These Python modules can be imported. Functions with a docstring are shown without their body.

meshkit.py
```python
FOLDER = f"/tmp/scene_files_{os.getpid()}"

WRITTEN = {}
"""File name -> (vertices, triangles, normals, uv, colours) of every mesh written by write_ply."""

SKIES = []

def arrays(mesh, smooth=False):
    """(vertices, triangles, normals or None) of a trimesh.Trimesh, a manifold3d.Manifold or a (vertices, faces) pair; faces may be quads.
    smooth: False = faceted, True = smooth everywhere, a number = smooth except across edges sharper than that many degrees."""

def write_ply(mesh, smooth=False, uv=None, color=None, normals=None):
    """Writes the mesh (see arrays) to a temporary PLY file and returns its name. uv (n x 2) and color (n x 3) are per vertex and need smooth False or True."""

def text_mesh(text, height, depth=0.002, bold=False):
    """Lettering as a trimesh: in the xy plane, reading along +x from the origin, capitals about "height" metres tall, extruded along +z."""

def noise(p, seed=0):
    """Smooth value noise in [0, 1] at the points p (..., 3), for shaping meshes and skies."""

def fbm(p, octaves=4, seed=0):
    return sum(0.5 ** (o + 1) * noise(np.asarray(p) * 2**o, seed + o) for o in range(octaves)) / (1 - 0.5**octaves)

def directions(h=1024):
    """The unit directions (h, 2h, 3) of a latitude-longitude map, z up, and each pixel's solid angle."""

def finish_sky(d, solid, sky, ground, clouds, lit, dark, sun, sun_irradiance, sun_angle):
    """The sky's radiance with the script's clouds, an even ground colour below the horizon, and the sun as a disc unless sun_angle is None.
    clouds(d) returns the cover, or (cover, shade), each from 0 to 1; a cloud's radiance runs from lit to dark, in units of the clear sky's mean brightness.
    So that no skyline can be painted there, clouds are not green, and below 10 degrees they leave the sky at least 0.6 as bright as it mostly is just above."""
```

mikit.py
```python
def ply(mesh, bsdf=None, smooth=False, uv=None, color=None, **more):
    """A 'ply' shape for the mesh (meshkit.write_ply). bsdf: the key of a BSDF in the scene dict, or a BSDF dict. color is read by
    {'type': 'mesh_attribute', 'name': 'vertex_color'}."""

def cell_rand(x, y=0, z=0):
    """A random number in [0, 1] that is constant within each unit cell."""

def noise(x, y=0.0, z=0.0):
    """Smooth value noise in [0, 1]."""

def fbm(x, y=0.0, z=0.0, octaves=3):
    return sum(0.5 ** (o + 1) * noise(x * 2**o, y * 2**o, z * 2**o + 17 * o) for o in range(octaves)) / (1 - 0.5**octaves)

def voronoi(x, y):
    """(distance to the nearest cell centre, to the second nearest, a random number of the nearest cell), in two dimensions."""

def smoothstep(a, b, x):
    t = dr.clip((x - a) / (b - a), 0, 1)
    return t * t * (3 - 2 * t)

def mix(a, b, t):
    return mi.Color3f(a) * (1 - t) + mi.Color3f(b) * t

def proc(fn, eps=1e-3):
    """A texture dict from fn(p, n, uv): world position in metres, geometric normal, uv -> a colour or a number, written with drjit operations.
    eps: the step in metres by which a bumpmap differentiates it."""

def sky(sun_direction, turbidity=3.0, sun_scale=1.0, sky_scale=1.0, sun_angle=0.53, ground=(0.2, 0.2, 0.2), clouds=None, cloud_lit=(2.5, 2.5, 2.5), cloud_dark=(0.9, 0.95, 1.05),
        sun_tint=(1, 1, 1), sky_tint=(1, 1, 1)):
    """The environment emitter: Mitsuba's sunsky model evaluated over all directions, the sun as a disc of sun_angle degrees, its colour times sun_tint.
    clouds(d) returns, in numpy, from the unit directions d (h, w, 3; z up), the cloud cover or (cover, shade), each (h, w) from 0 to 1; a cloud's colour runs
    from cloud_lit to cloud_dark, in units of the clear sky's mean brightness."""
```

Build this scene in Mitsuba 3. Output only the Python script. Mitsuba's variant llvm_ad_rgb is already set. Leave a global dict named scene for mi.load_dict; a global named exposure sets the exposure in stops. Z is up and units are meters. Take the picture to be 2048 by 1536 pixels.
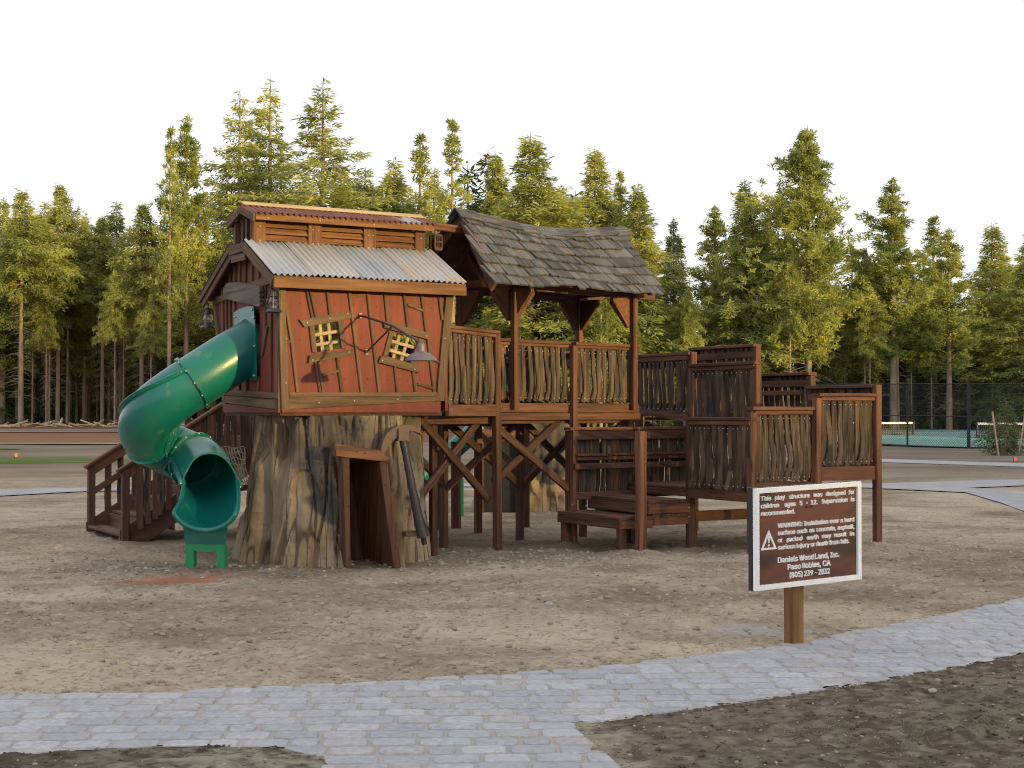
import math, random
import numpy as np, trimesh, shapely
import drjit as dr, mitsuba as mi, mikit, meshkit
from scipy.interpolate import CubicSpline
from shapely.geometry import Polygon, box as sbox
from shapely import affinity
T = mi.ScalarTransform4f
rng = np.random.default_rng(7)
random.seed(7)
scene, labels = {}, {}

# ---------------------------------------------------------------- camera, light, exposure
EYE = (0.0, 0.0, 1.6)
scene['camera'] = {'type': 'perspective', 'fov': 37.68, 'fov_axis': 'x', 'near_clip': 0.1, 'far_clip': 3000.0,
                   'to_world': T().look_at(origin=EYE, target=(0.0, 100.0, 1.6 + 1.9), up=(0, 0, 1))}
ELEV, AZ = math.radians(6.5), (0.803, -0.691)
n_ = math.hypot(*AZ)
SUN = (AZ[0] / n_ * math.cos(ELEV), AZ[1] / n_ * math.cos(ELEV), math.sin(ELEV))
def thin_cloud(d):
    return 0.80 + 0.12 * meshkit.fbm(d * np.array([3, 3, 7.0]), 3, 5)
scene['sky'] = mikit.sky(SUN, turbidity=3, sun_scale=0.92, sky_scale=1.0, clouds=thin_cloud, cloud_lit=(2.5, 2.5, 2.6), cloud_dark=(2.2, 2.2, 2.4), ground=(0.16, 0.15, 0.12), sun_angle=0.8, sun_tint=(0.68, 0.98, 1.38), sky_tint=(0.97, 1.0, 1.06))
exposure = 3.5

# ---------------------------------------------------------------- frame of the play structure (u right-away, v away-left)
C30, S30 = math.cos(math.radians(30)), math.sin(math.radians(30))
O2 = np.array([-2.356, 15.3])
UD, VD, ZD = np.array([C30, S30, 0]), np.array([-S30, C30, 0]), np.array([0, 0, 1.0])
def W(u, v, z): return np.array([O2[0], O2[1], 0.0]) + UD * u + VD * v + ZD * z
def Wd(du, dv, dz=0.0): return UD * du + VD * dv + ZD * dz

# ---------------------------------------------------------------- materials
N, F, P, mix, sst, cr = mikit.noise, mikit.fbm, mikit.proc, mikit.mix, mikit.smoothstep, mikit.cell_rand
def wood(key, dark, mid, light, rough=0.75, freq=55.0, spread=0.45, knots=False, streak=None):
    def col(p, n, uv):
        k = dr.floor(uv.y / 10.0 + 0.5)
        y = uv.y - k * 10.0
        t1, t2 = cr(k, 3), cr(k, 11)
        g = F(uv.x * 2.2 + t1 * 91, y * freq + t2 * 37, k * 0.37, octaves=3)
        b = F(uv.x * 1.3 + t2 * 50, y * 7 + t1 * 20, 2.5, octaves=2)
        c = mix(mix(dark, mid, sst(0.25, 0.6, g)), light, sst(0.5, 0.85, g) * 0.7)
        c = c * ((1 - spread) + spread * (0.9 * t1 + 1.1 * b))
        if streak is not None:
            s = sst(0.55, 0.72, F(uv.x * 4 + t1 * 33, y * 22 + t2 * 70, 7.1, octaves=3))
            c = mix(c, streak, s * (0.35 + 0.6 * t2))
        return c
    scene[key] = {'type': 'twosided', 'b': {'type': 'principled', 'base_color': P(col), 'roughness': rough, 'specular': 0.35}}
wood('m_stain', (.066, .028, .017), (.125, .053, .031), (.19, .086, .05), spread=0.6)
wood('m_dark', (.055, .028, .02), (.10, .045, .032), (.15, .07, .05), rough=0.7)
wood('m_trim', (.075, .043, .025), (.12, .07, .041), (.17, .10, .06), spread=0.3)
wood('m_post', (.13, .06, .022), (.23, .115, .042), (.33, .18, .075), freq=35, spread=0.35)
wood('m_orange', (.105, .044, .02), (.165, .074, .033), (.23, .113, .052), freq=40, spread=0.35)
wood('m_slat', (.026, .018, .014), (.088, .057, .039), (.18, .117, .077), freq=40, streak=(.022, .02, .021), spread=0.6)
wood('m_cedar', (.30, .21, .115), (.39, .285, .165), (.46, .35, .22), spread=0.15)
wood('m_shingle', (.034, .037, .047), (.070, .075, .089), (.132, .136, .156), freq=70, spread=0.85, streak=(.13, .10, .095), rough=0.85)
wood('m_grey', (.07, .06, .05), (.13, .115, .095), (.19, .17, .14), freq=30, spread=0.2)

def simple(key, c, rough=0.6, **k):
    scene[key] = {'type': 'twosided', 'b': {'type': 'principled', 'base_color': {'type': 'rgb', 'value': list(c)}, 'roughness': rough, **k}}
def red_col(p, n, uv):
    b = F(p.x * 1.4, p.y * 1.4, p.z * 0.9, octaves=3)
    s = F((p.x * .866 + p.y * .5) * 26, p.z * 1.5, 3.0, octaves=3)
    return mix((.10, .0165, .0115), (.19, .031, .021), 1.0 * s + 0.6 * b - 0.3)
scene['m_red'] = {'type': 'twosided', 'b': {'type': 'principled', 'base_color': P(red_col), 'roughness': 0.7}}
def galv_col(p, n, uv):
    k = dr.floor(uv.y / 10.0 + 0.5); y = uv.y - 10 * k
    t = cr(k, 5)
    s = F(uv.y * 16, uv.x * 0.8, t * 9, octaves=3)
    bl = F(uv.y * 3.1, uv.x * 3.0, 1.7 + t * 5, octaves=3)
    c = mix((.30, .31, .34), (.50, .50, .50), s)
    c = mix(c, mix((.46, .36, .25), (.28, .33, .42), t), sst(0.35, 0.75, bl) * 0.75)
    return mix(c, (.22, .13, .09), sst(0.62, 0.8, s) * 0.45)
scene['m_galv'] = {'type': 'twosided', 'b': {'type': 'principled', 'base_color': P(galv_col), 'roughness': 0.5, 'metallic': 0.25}}
def rust_col(p, n, uv):
    k = dr.floor(uv.y / 10.0 + 0.5); t = cr(k, 5)
    s = F(uv.y * 14, uv.x * 3, t * 9, octaves=3)
    c = mix((.11, .035, .02), (.27, .10, .055), s)
    patch = sst(0.55, 0.6, N(uv.y * 2.6, 3.3, t * 20)) * sst(0.3, 0.5, s)
    return mix(c, (.42, .43, .46), patch * 0.85)
scene['m_rust'] = {'type': 'twosided', 'b': {'type': 'principled', 'base_color': P(rust_col), 'roughness': 0.65, 'metallic': 0.15}}
def slide_col(p, n, uv):
    a = F(p.x * 2.3, p.y * 2.3, p.z * 2.3, octaves=3)
    sc = sst(0.62, 0.74, F(p.x * 9, p.y * 9, p.z * 5, octaves=3)) * sst(0.5, 0.62, a)
    c = mix((.003, .088, .084), (.005, .146, .128), a)
    return mix(c, (.12, .20, .10), sc * 0.35)
scene['m_slide'] = {'type': 'twosided', 'b': {'type': 'principled', 'base_color': P(slide_col), 'roughness': 0.3, 'specular': 0.5}}
simple('m_green', (.01, .26, .10), 0.45)
def stump_col(p, n, uv):
    th, z = uv.x, uv.y
    st = F(th * 15, z * 1.5, 0.7, octaves=3)
    bl = F(th * 4.0 + 3, z * 1.2, 4.4, octaves=3)
    c = mix((.15, .105, .066), (.40, .305, .20), sst(0.25, 0.75, 0.65 * st + 0.35 * F(th * 70, z * 5, 2.2, octaves=2)))
    c = mix(c, (.27, .225, .18), sst(0.42, 0.7, bl) * 0.7)
    w = F(th * 6, z * 3.2, 9.0, octaves=3)
    char = sst(0.50, 0.58, 0.70 - dr.abs(th - 0.468 - 0.07 * (0.8 - z)) * 2.9 - 0.36 * dr.abs(z - 0.72) + 0.42 * (w - 0.5))
    c = mix(c, mix((.028, .03, .036), (.075, .08, .095), st), char * 0.93)
    for fq_, zz_, w_ in ((24, 0.55, .026), (46, 0.9, .032)):
        c = mix(c, (.035, .026, .02), sst(w_, 0.004, dr.abs(F(th * fq_, z * zz_, 6.0 + fq_, octaves=2) - 0.5)) * 0.75)
    soot = sst(0.38, 0.60, F(th * 7 + 8, z * 1.4, 1.0, octaves=3)) * sst(0.55, 1.15, z)
    return mix(c, (.06, .05, .045), soot * 0.85)
def stump_h(p, n, uv):
    return F(uv.x * 70, uv.y * 7, 0.3, octaves=3) * 0.035 + F(uv.x * 30, uv.y * 34, 5.3, octaves=3) * 0.022
scene['m_stump'] = {'type': 'twosided', 'b': {'type': 'bumpmap', 'arbitrary': P(stump_h, 2e-3), 'scale': 1.0, 'b': {'type': 'principled', 'base_color': P(stump_col), 'roughness': 0.85, 'specular': 0.25}}}
simple('m_iron', (.075, .07, .085), 0.45, metallic=0.6)
simple('m_lampmetal', (.16, .13, .145), 0.5, metallic=0.5)
simple('m_black', (.012, .013, .016), 0.5)
simple('m_bolt', (.6, .57, .52), 0.4, metallic=0.6)
simple('m_white', (.82, .83, .86), 0.5)
simple('m_rope', (.33, .29, .24), 0.9)
simple('m_pick', (.13, .08, .062), 0.6, metallic=0.2)
simple('m_pink', (.8, .12, .15), 0.7)
simple('m_orangeflag', (.8, .22, .08), 0.7)
simple('m_stake', (.5, .38, .24), 0.8)
simple('m_courtgreen', (.095, .20, .165), 0.8)
simple('m_courtblue', (.075, .115, .17), 0.8)
simple('m_line', (.5, .47, .38), 0.8)
simple('m_bluegrey', (.1, .22, .3), 0.5)
scene['m_lglass'] = {'type': 'thindielectric', 'int_ior': 1.5}
def board_col(p, n, uv):
    w = F(uv.x * 2.0, uv.y * 9 + 1.6 * N(uv.x * 3.2, uv.y * 2.2, 2.0), 1.0, octaves=3)
    w2 = F(uv.x * 3 + 7, uv.y * 16, 4.0, octaves=2)
    c = mix((.05, .025, .022), (.14, .048, .033), sst(0.3, 0.6, w))
    return mix(c, (.19, .055, .03), sst(0.55, 0.8, w2) * 0.6)
scene['m_board'] = {'type': 'twosided', 'b': {'type': 'principled', 'base_color': P(board_col), 'roughness': 0.5}}
def ground_col(p, n, uv):
    a = F(p.x * 0.45, p.y * 0.45, 0.0, octaves=3)
    b = F(p.x * 2.2, p.y * 2.2, 3.0, octaves=3)
    f = F(p.x * 17, p.y * 17, 5.0, octaves=3)
    c = mix((.245, .195, .140), (.46, .38, .285), sst(0.25, 0.75, 0.5 * a + 0.3 * b + 0.25 * f))
    c = mix(c, (.12, .085, .06), sst(0.50, 0.72, F(p.x * 0.9 + 4, p.y * 1.3, 8.0, octaves=3)) * 0.38)
    c = mix(c, (.42, .37, .30), sst(0.68, 0.8, f) * 0.5)
    c = mix(c, (.05, .038, .028), sst(0.62, 0.75, F(p.x * 30 + 3, p.y * 30, 2.0, octaves=2)) * 0.35)
    # dark earth under and around the structure, with its shade painted in
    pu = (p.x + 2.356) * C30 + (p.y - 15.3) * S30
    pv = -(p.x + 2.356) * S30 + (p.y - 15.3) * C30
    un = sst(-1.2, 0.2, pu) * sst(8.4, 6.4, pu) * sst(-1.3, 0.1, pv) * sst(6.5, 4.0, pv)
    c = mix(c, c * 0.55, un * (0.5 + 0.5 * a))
    # red sawdust by the slide, grey cement by the post
    rs = dr.sqrt(dr.square((p.x + 3.25) / 0.75) + dr.square((p.y - 14.45) / 0.55)) + (F(p.x * 3.1, p.y * 4.5, 3.3, octaves=3) - 0.5) * 2.2
    c = mix(c, (.34, .13, .075), sst(1.0, 0.35, rs) * 0.75)
    cs = dr.sqrt(dr.square((p.x - 1.72) / 0.55) + dr.square((p.y - 10.95) / 0.35)) + (b - 0.5) * 1.3
    c = mix(c, (.36, .37, .39), sst(1.0, 0.3, cs) * 0.6 * sst(0.3, 0.6, F(p.x * 5, p.y * 7, 1.0, octaves=3) + 0.12))
    # dark topsoil outside the ring path
    r = dr.sqrt(dr.square(p.x + 4.8) + dr.square(p.y - 20.1))
    so = sst(12.3, 12.6, r) * sst(26, 18, p.y) * sst(-0.3, 0.1, p.x)
    soil = mix((.085, .069, .053), (.185, .153, .118), sst(0.25, 0.75, 0.75 * f + 0.25 * b))
    soil = mix(soil, (.22, .20, .15), sst(0.66, 0.8, f) * 0.6)
    gr = sst(0.50, 0.70, F(p.x * 1.6, p.y * 1.6, 6.0, octaves=3) + 0.35 * sst(2.0, 2.8, p.x + (8.6 - p.y) * 0.9) - 0.2)
    soil = mix(soil, (.15, .15, .10), gr * sst(0.35, 0.6, f) * 0.6)
    sand = sst(0.22, 0.03, p.x - 0.32 - (7.74 - p.y) * 0.24 + (F(p.x * 7, p.y * 7, 9.0, octaves=3) - 0.5) * 0.5) * (0.4 + f)
    soil = mix(soil, (.29, .255, .19), sand * 0.85)
    c = mix(c, soil, so)
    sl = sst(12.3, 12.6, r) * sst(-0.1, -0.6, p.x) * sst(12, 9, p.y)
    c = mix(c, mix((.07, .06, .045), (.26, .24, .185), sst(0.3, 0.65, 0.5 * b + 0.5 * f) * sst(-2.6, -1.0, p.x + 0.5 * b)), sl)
    # far ground: duller brown with reddish bank in front of the trees
    fa = sst(28, 45, p.y)
    far = mix((.13, .105, .082), (.26, .225, .18), F(p.x * 0.25, p.y * 0.5, 1.0, octaves=3))
    far = mix(far, (.21, .11, .06), sst(72, 80, p.y) * sst(8, -2, p.x) * 0.8)
    far = mix(far, (.16, .09, .05), sst(100, 105, p.y) * 0.8)
    return mix(c, far, fa)
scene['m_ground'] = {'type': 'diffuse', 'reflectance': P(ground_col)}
def paver_col(p, n, uv):
    t = uv.x
    f = F(p.x * 40, p.y * 40, t * 7, octaves=3)
    c = mix((.385, .392, .415), (.49, .495, .512), cr(t * 991, 2))
    c = mix(c, (.44, .42, .40), sst(0.62, 0.95, cr(t * 991, 9)) * 0.6)
    return c * (0.66 + 0.46 * f)
scene['m_paver'] = {'type': 'diffuse', 'reflectance': P(paver_col)}
def conc_col(p, n, uv):
    return mix((.30, .30, .31), (.42, .42, .43), F(p.x * 3, p.y * 3, 1.0, octaves=3))
scene['m_conc'] = {'type': 'diffuse', 'reflectance': P(conc_col)}
simple('m_sand', (.29, .265, .235), 0.9)
simple('m_asphalt', (.13, .135, .145), 0.9)
def lawn_col(p, n, uv):
    return mix((.075, .115, .04), (.15, .18, .075), F(p.x * 0.5, p.y * 0.7, 1.0, octaves=3))
scene['m_lawn'] = {'type': 'diffuse', 'reflectance': P(lawn_col)}
def stone_col(p, n, uv):
    return mix((.20, .17, .13), (.46, .42, .36), N(p.x * 9, p.y * 9, p.z * 9))
scene['m_stone'] = {'type': 'diffuse', 'reflectance': P(stone_col)}
def leaf_col(p, n, uv):
    a = F(p.x * 0.30, p.y * 0.30, p.z * 0.30, octaves=2)
    b = N(p.x * 2.3, p.y * 2.3, p.z * 2.3)
    return mix((.195, .245, .070), (.52, .51, .15), sst(0.25, 0.75, 0.6 * a + 0.4 * b))
scene['m_leaf'] = {'type': 'principledthin', 'base_color': P(leaf_col), 'roughness': 0.8, 'spec_trans': 0.0, 'diff_trans': 0.8}
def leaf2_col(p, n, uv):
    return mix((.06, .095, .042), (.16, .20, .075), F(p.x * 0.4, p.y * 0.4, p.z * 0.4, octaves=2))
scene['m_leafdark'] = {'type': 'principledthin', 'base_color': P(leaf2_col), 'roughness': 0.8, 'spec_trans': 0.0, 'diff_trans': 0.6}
def bark_col(p, n, uv):
    return mix((.16, .125, .10), (.46, .35, .25), F(p.x * 4, p.y * 4, p.z * 1.3, octaves=3))
scene['m_bark'] = {'type': 'diffuse', 'reflectance': P(bark_col)}

# ---------------------------------------------------------------- mesh helpers
def nm(parent, name):
    base = f'{parent}__{name}' if parent else name
    if base not in scene and base not in labels: return base
    i = 1
    while f'{base}_{i:03d}' in scene or f'{base}_{i:03d}' in labels: i += 1
    return f'{base}_{i:03d}'
def thing(name, label, cat, group=None):
    key = nm(None, name); labels[key] = {'label': label, 'category': cat}
    if group: labels[key]['group'] = group
    return key
KTONE = [0]
def grain(mesh, g, k=None):
    """Unshared faces with uv = (along the grain, across it + 10 * a number of the piece)."""
    if k is None: KTONE[0] += 1; k = KTONE[0]
    v, f = np.asarray(mesh.vertices), np.asarray(mesh.faces)
    c0 = v.mean(0); g = np.asarray(g, float); g = g / np.linalg.norm(g)
    a = np.cross(g, [0.3, 0.5, 0.81] if abs(g[2]) > .5 else [0.1, 0.25, 1.0]); a /= np.linalg.norm(a); b = np.cross(g, a)
    q = v[f].reshape(-1, 3)
    d = q - c0
    uv = np.stack([d @ g, d @ a + 0.83 * (d @ b) + 10 * k], 1)
    return (q, np.arange(len(q)).reshape(-1, 3)), uv
def add(parent, name, mesh, mat, g=None, smooth=False, label=None, cat=None, group=None, kind=None, k=None, uv=None):
    key = nm(parent, name)
    if g is not None:
        m, uv = grain(mesh, g, k)
        scene[key] = mikit.ply(m, mat, smooth=False, uv=uv)
    else:
        scene[key] = mikit.ply(mesh, mat, smooth=smooth, uv=uv)
    d = {x: y for x, y in (('label', label), ('category', cat), ('group', group), ('kind', kind)) if y}
    if d: labels[key] = d
    return key
def cat_(ms): return trimesh.util.concatenate(ms)
def TM(v, f): return trimesh.Trimesh(np.asarray(v, float), np.asarray(f), process=False)
def sweep(pts, side, w, h, ch=0.006):
    """A chamfered rectangular bar along pts; side = direction of its width w (h is across it)."""
    pts = np.asarray(pts, float); n = len(pts)
    t = np.gradient(pts, axis=0); t /= np.linalg.norm(t, axis=1, keepdims=True)
    s = np.asarray(side, float); s = s - (t @ s)[:, None] * t; s /= np.linalg.norm(s, axis=1, keepdims=True)
    q = np.cross(t, s)
    ch = min(ch, w * .3, h * .3); a, b = w / 2, h / 2
    sec = np.array([(a - ch, -b), (a, -b + ch), (a, b - ch), (a - ch, b), (-a + ch, b), (-a, b - ch), (-a, -b + ch), (-a + ch, -b)])
    v = pts[:, None] + sec[None, :, :1] * s[:, None] + sec[None, :, 1:] * q[:, None]
    f = []
    for i in range(n - 1):
        for j in range(8):
            A, B = i * 8 + j, i * 8 + (j + 1) % 8
            f += [(A, B, B + 8), (A, B + 8, A + 8)]
    for j in range(1, 7):
        f.append((0, j + 1, j)); f.append(((n - 1) * 8, (n - 1) * 8 + j, (n - 1) * 8 + j + 1))
    return TM(v.reshape(-1, 3), f)
def bar(p0, p1, w, h, side): return sweep([p0, p1], side, w, h)
def slab(poly, o, A, B, Nn, th):
    """poly (2D list or Polygon) in axes A, B at o, thickness th along Nn."""
    pg = poly if isinstance(poly, Polygon) else Polygon(poly)
    m = trimesh.creation.extrude_polygon(pg, th, engine='earcut')
    v = m.vertices
    A, B, Nn = (np.asarray(x, float) for x in (A, B, Nn))
    m2 = TM(np.asarray(o) + v[:, :1] * A + v[:, 1:2] * B + v[:, 2:3] * Nn, m.faces)
    if np.dot(np.cross(A, B), Nn) < 0: m2.faces = m2.faces[:, ::-1]
    return m2
def tube(pts, r, sides=10, caps=True):
    pts = np.asarray(pts, float); n = len(pts); r = np.broadcast_to(r, (n,))
    t = np.gradient(pts, axis=0); t /= np.linalg.norm(t, axis=1, keepdims=True) + 1e-12
    a = np.cross(t[0], [0, 0, 1] if abs(t[0][2]) < .9 else [1, 0, 0]); vs = []
    for i in range(n):
        a = a - (a @ t[i]) * t[i]; a /= np.linalg.norm(a); b = np.cross(t[i], a)
        an = np.arange(sides) * 2 * np.pi / sides
        vs.append(pts[i] + r[i] * (np.cos(an)[:, None] * a + np.sin(an)[:, None] * b))
    v = np.vstack(vs); f = []
    for i in range(n - 1):
        for j in range(sides):
            A, B = i * sides + j, i * sides + (j + 1) % sides
            f += [(A, B, B + sides), (A, B + sides, A + sides)]
    if caps:
        for j in range(1, sides - 1):
            f.append((0, j + 1, j)); f.append(((n - 1) * sides, (n - 1) * sides + j, (n - 1) * sides + j + 1))
    return TM(v, f)
def lathe(prof, at, sides=20):
    prof = np.asarray(prof, float); an = np.arange(sides) * 2 * np.pi / sides
    v = np.stack([prof[:, None, 0] * np.cos(an), prof[:, None, 0] * np.sin(an), np.broadcast_to(prof[:, None, 1], (len(prof), sides))], -1).reshape(-1, 3) + np.asarray(at)
    f = []
    for i in range(len(prof) - 1):
        for j in range(sides):
            A, B = i * sides + j, i * sides + (j + 1) % sides
            f += [(A, B, B + sides), (A, B + sides, A + sides)]
    return TM(v, f)
def boxm(c, ext, R=None):
    m = trimesh.creation.box(ext)
    if R is not None: m.vertices = m.vertices @ np.asarray(R)
    m.vertices = m.vertices + np.asarray(c); return m
UVZ = np.array([UD, VD, ZD])
def studs(pts, nrm, r=0.009):
    ms = []
    for p in pts:
        s = trimesh.creation.icosphere(subdivisions=1, radius=r); s.vertices += np.asarray(p) + np.asarray(nrm) * 0.002; ms.append(s)
    return cat_(ms)

# ---------------------------------------------------------------- ground
def ss(a, b, t):
    t = np.clip((np.asarray(t, float) - a) / (b - a), 0, 1); return t * t * (3 - 2 * t)
INNER = [(-14, 9.6), (-6.5, 8.35), (-4.3, 8.4), (-2.93, 8.55), (-1.97, 8.66), (-1.6, 8.775), (-.96, 8.905), (-.378, 9.14), (.347, 9.40), (1.067, 9.87), (1.948, 10.47), (3.08, 11.6), (4.45, 13.04), (5.6, 14.9), (6.5, 17.2)]
OUTER = [(8.1, 16.6), (6.9, 14.2), (5.4, 12.0), (4.4, 10.9), (3.41, 9.98), (2.128, 8.905), (1.207, 8.30), (.51, 7.84), (.302, 7.742), (.40, 7.30), (.52, 6.7), (.8, 5.0), (-.7, 5.0), (-.86, 6.75), (-.88, 6.92), (-.94, 7.05), (-1.05, 7.15), (-1.22, 7.225), (-1.45, 7.25), (-1.75, 7.21), (-2.39, 7.04), (-4, 6.8), (-6.5, 6.75), (-14, 8)]
PATH = Polygon(INNER + OUTER)
def gz(x, y):
    x, y = np.asarray(x, float), np.asarray(y, float)
    return 0.8 * ss(60, 130, y) * (1 - ss(-5, 30, x)) + 0.07 * np.exp(-((x - 4.4) ** 2 + (y - 17.2) ** 2) / 4.0) - 0.1 * ss(40, 70, y) * ss(2, 14, x)
def grow(a, b, step, rate, lim):
    o = [b]
    while abs(o[-1] - lim) > step:
        o.append(o[-1] + step * np.sign(lim - b)); step *= rate
        if (o[-1] - lim) * np.sign(lim - b) > 0: o[-1] = lim; break
    return o[1:]
xs = np.concatenate([grow(0, -7.0, .06, 1.18, -500)[::-1], np.arange(-7.0, 6.6, .036), grow(0, 6.6, .06, 1.18, 500)])
ys = np.concatenate([grow(0, 6.3, .1, 1.3, -120)[::-1], np.arange(6.3, 14, .03), np.arange(14, 20.5, .045), grow(0, 20.5, .06, 1.12, 900)])
GX, GY = np.meshgrid(xs, ys)
G3 = np.stack([GX, GY, 0 * GX], -1)
inp = shapely.contains_xy(PATH.buffer(-0.05), GX, GY)
near = (1 - ss(20, 30, GY)) * (1 - ss(7, 12, np.abs(GX)))
detail = 0.05 * (meshkit.fbm(G3 * 0.9, 3, 1) - .5) + 0.017 * (meshkit.fbm(G3 * 4.0, 3, 2) - .5) + 0.012 * (meshkit.fbm(G3 * 15.0, 2, 3) - .5)
clod = np.maximum(meshkit.fbm(G3 * 9, 2, 9) - .66, 0) * .14
soilz = ((GX + 4.8) ** 2 + (GY - 20.1) ** 2 > 12.5 ** 2) & (GX > -.3)
pr, pt_ = np.hypot(GX + 1.5, GY - 17.5), np.arctan2(GY - 17.5, GX + 1.5)
ruts = meshkit.fbm(np.stack([pr * 3.2, pt_ * 2.2, 0 * pr], -1), 3, 31) - .5
detail = detail + clod + .03 * ruts * (GX * GX < 60) + soilz * 0.02 * (meshkit.fbm(G3 * 22.0, 2, 4) - .5)
# spoil heaps beside the post and by the ring path
for (hx, hy, rx, ry, hh) in ((1.15, 10.05, .38, .16, .07), (1.5, 11.3, .5, .13, .05), (-3.6, 9.6, .8, .3, .04), (8.6, 29.5, 1.6, .8, .22), (3.5, 15.6, .9, .4, .05), (-1.1, 10.0, .7, .3, .03), (.2, 10.9, .9, .3, .03)):
    detail = detail + hh * np.exp(-((GX - hx) / rx) ** 2 - ((GY - hy) / ry) ** 2) * (.6 + .8 * meshkit.fbm(G3 * 7, 2, 6))
for (pu, pv_) in ((2.78, .5), (4.0, .8), (5.1, 1.1), (2.2, .6), (4.04, -.6), (4.875, -.4), (4.86, -1.53), (5.785, -1.54), (6.7, -1.53), (3.92, -.38), (3.92, .8), (3.63, 3.62), (3.81, 2.77), (-.52, 3.84), (-.52, 5.46), (4.66, .9)):
    q = O2 + UD[:2] * pu + VD[:2] * pv_
    detail = detail + .035 * np.exp(-((GX - q[0]) ** 2 + (GY - q[1]) ** 2) / .022) * (.5 + meshkit.fbm(G3 * 11, 2, 16))
for (qx, qy) in ((2.05, 10.66), (-3.27, 15.2), (-2.94, 15.2)): detail = detail + .028 * np.exp(-((GX - qx) ** 2 + (GY - qy) ** 2) / .015)
GZ = gz(GX, GY) + near * detail + (1 - near) * 0.1 * (meshkit.fbm(G3 * .08, 3, 5) - .5) * ss(24, 60, GY)
pd = np.ones_like(GX)
m_ = (GY > 5) & (GY < 21) & (np.abs(GX) < 10)
pd[m_] = np.clip(shapely.distance(PATH, shapely.points(GX[m_], GY[m_])) / .35, 0, 1)
GZ = np.where(inp, -0.035, GZ * pd + (1 - pd) * (-0.004 + 0.5 * near * detail))
idx = np.arange(GX.size).reshape(GX.shape)
fq = np.stack([idx[:-1, :-1], idx[:-1, 1:], idx[1:, 1:], idx[1:, :-1]], -1).reshape(-1, 4)
def gsample(x, y):
    i = np.clip(np.searchsorted(ys, y) - 1, 0, len(ys) - 2); j = np.clip(np.searchsorted(xs, x) - 1, 0, len(xs) - 2)
    return float(GZ[i:i + 2, j:j + 2].mean())
add(None, 'ground', (np.stack([GX, GY, GZ], -1).reshape(-1, 3), fq), 'm_ground', smooth=True, kind='structure')
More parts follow.
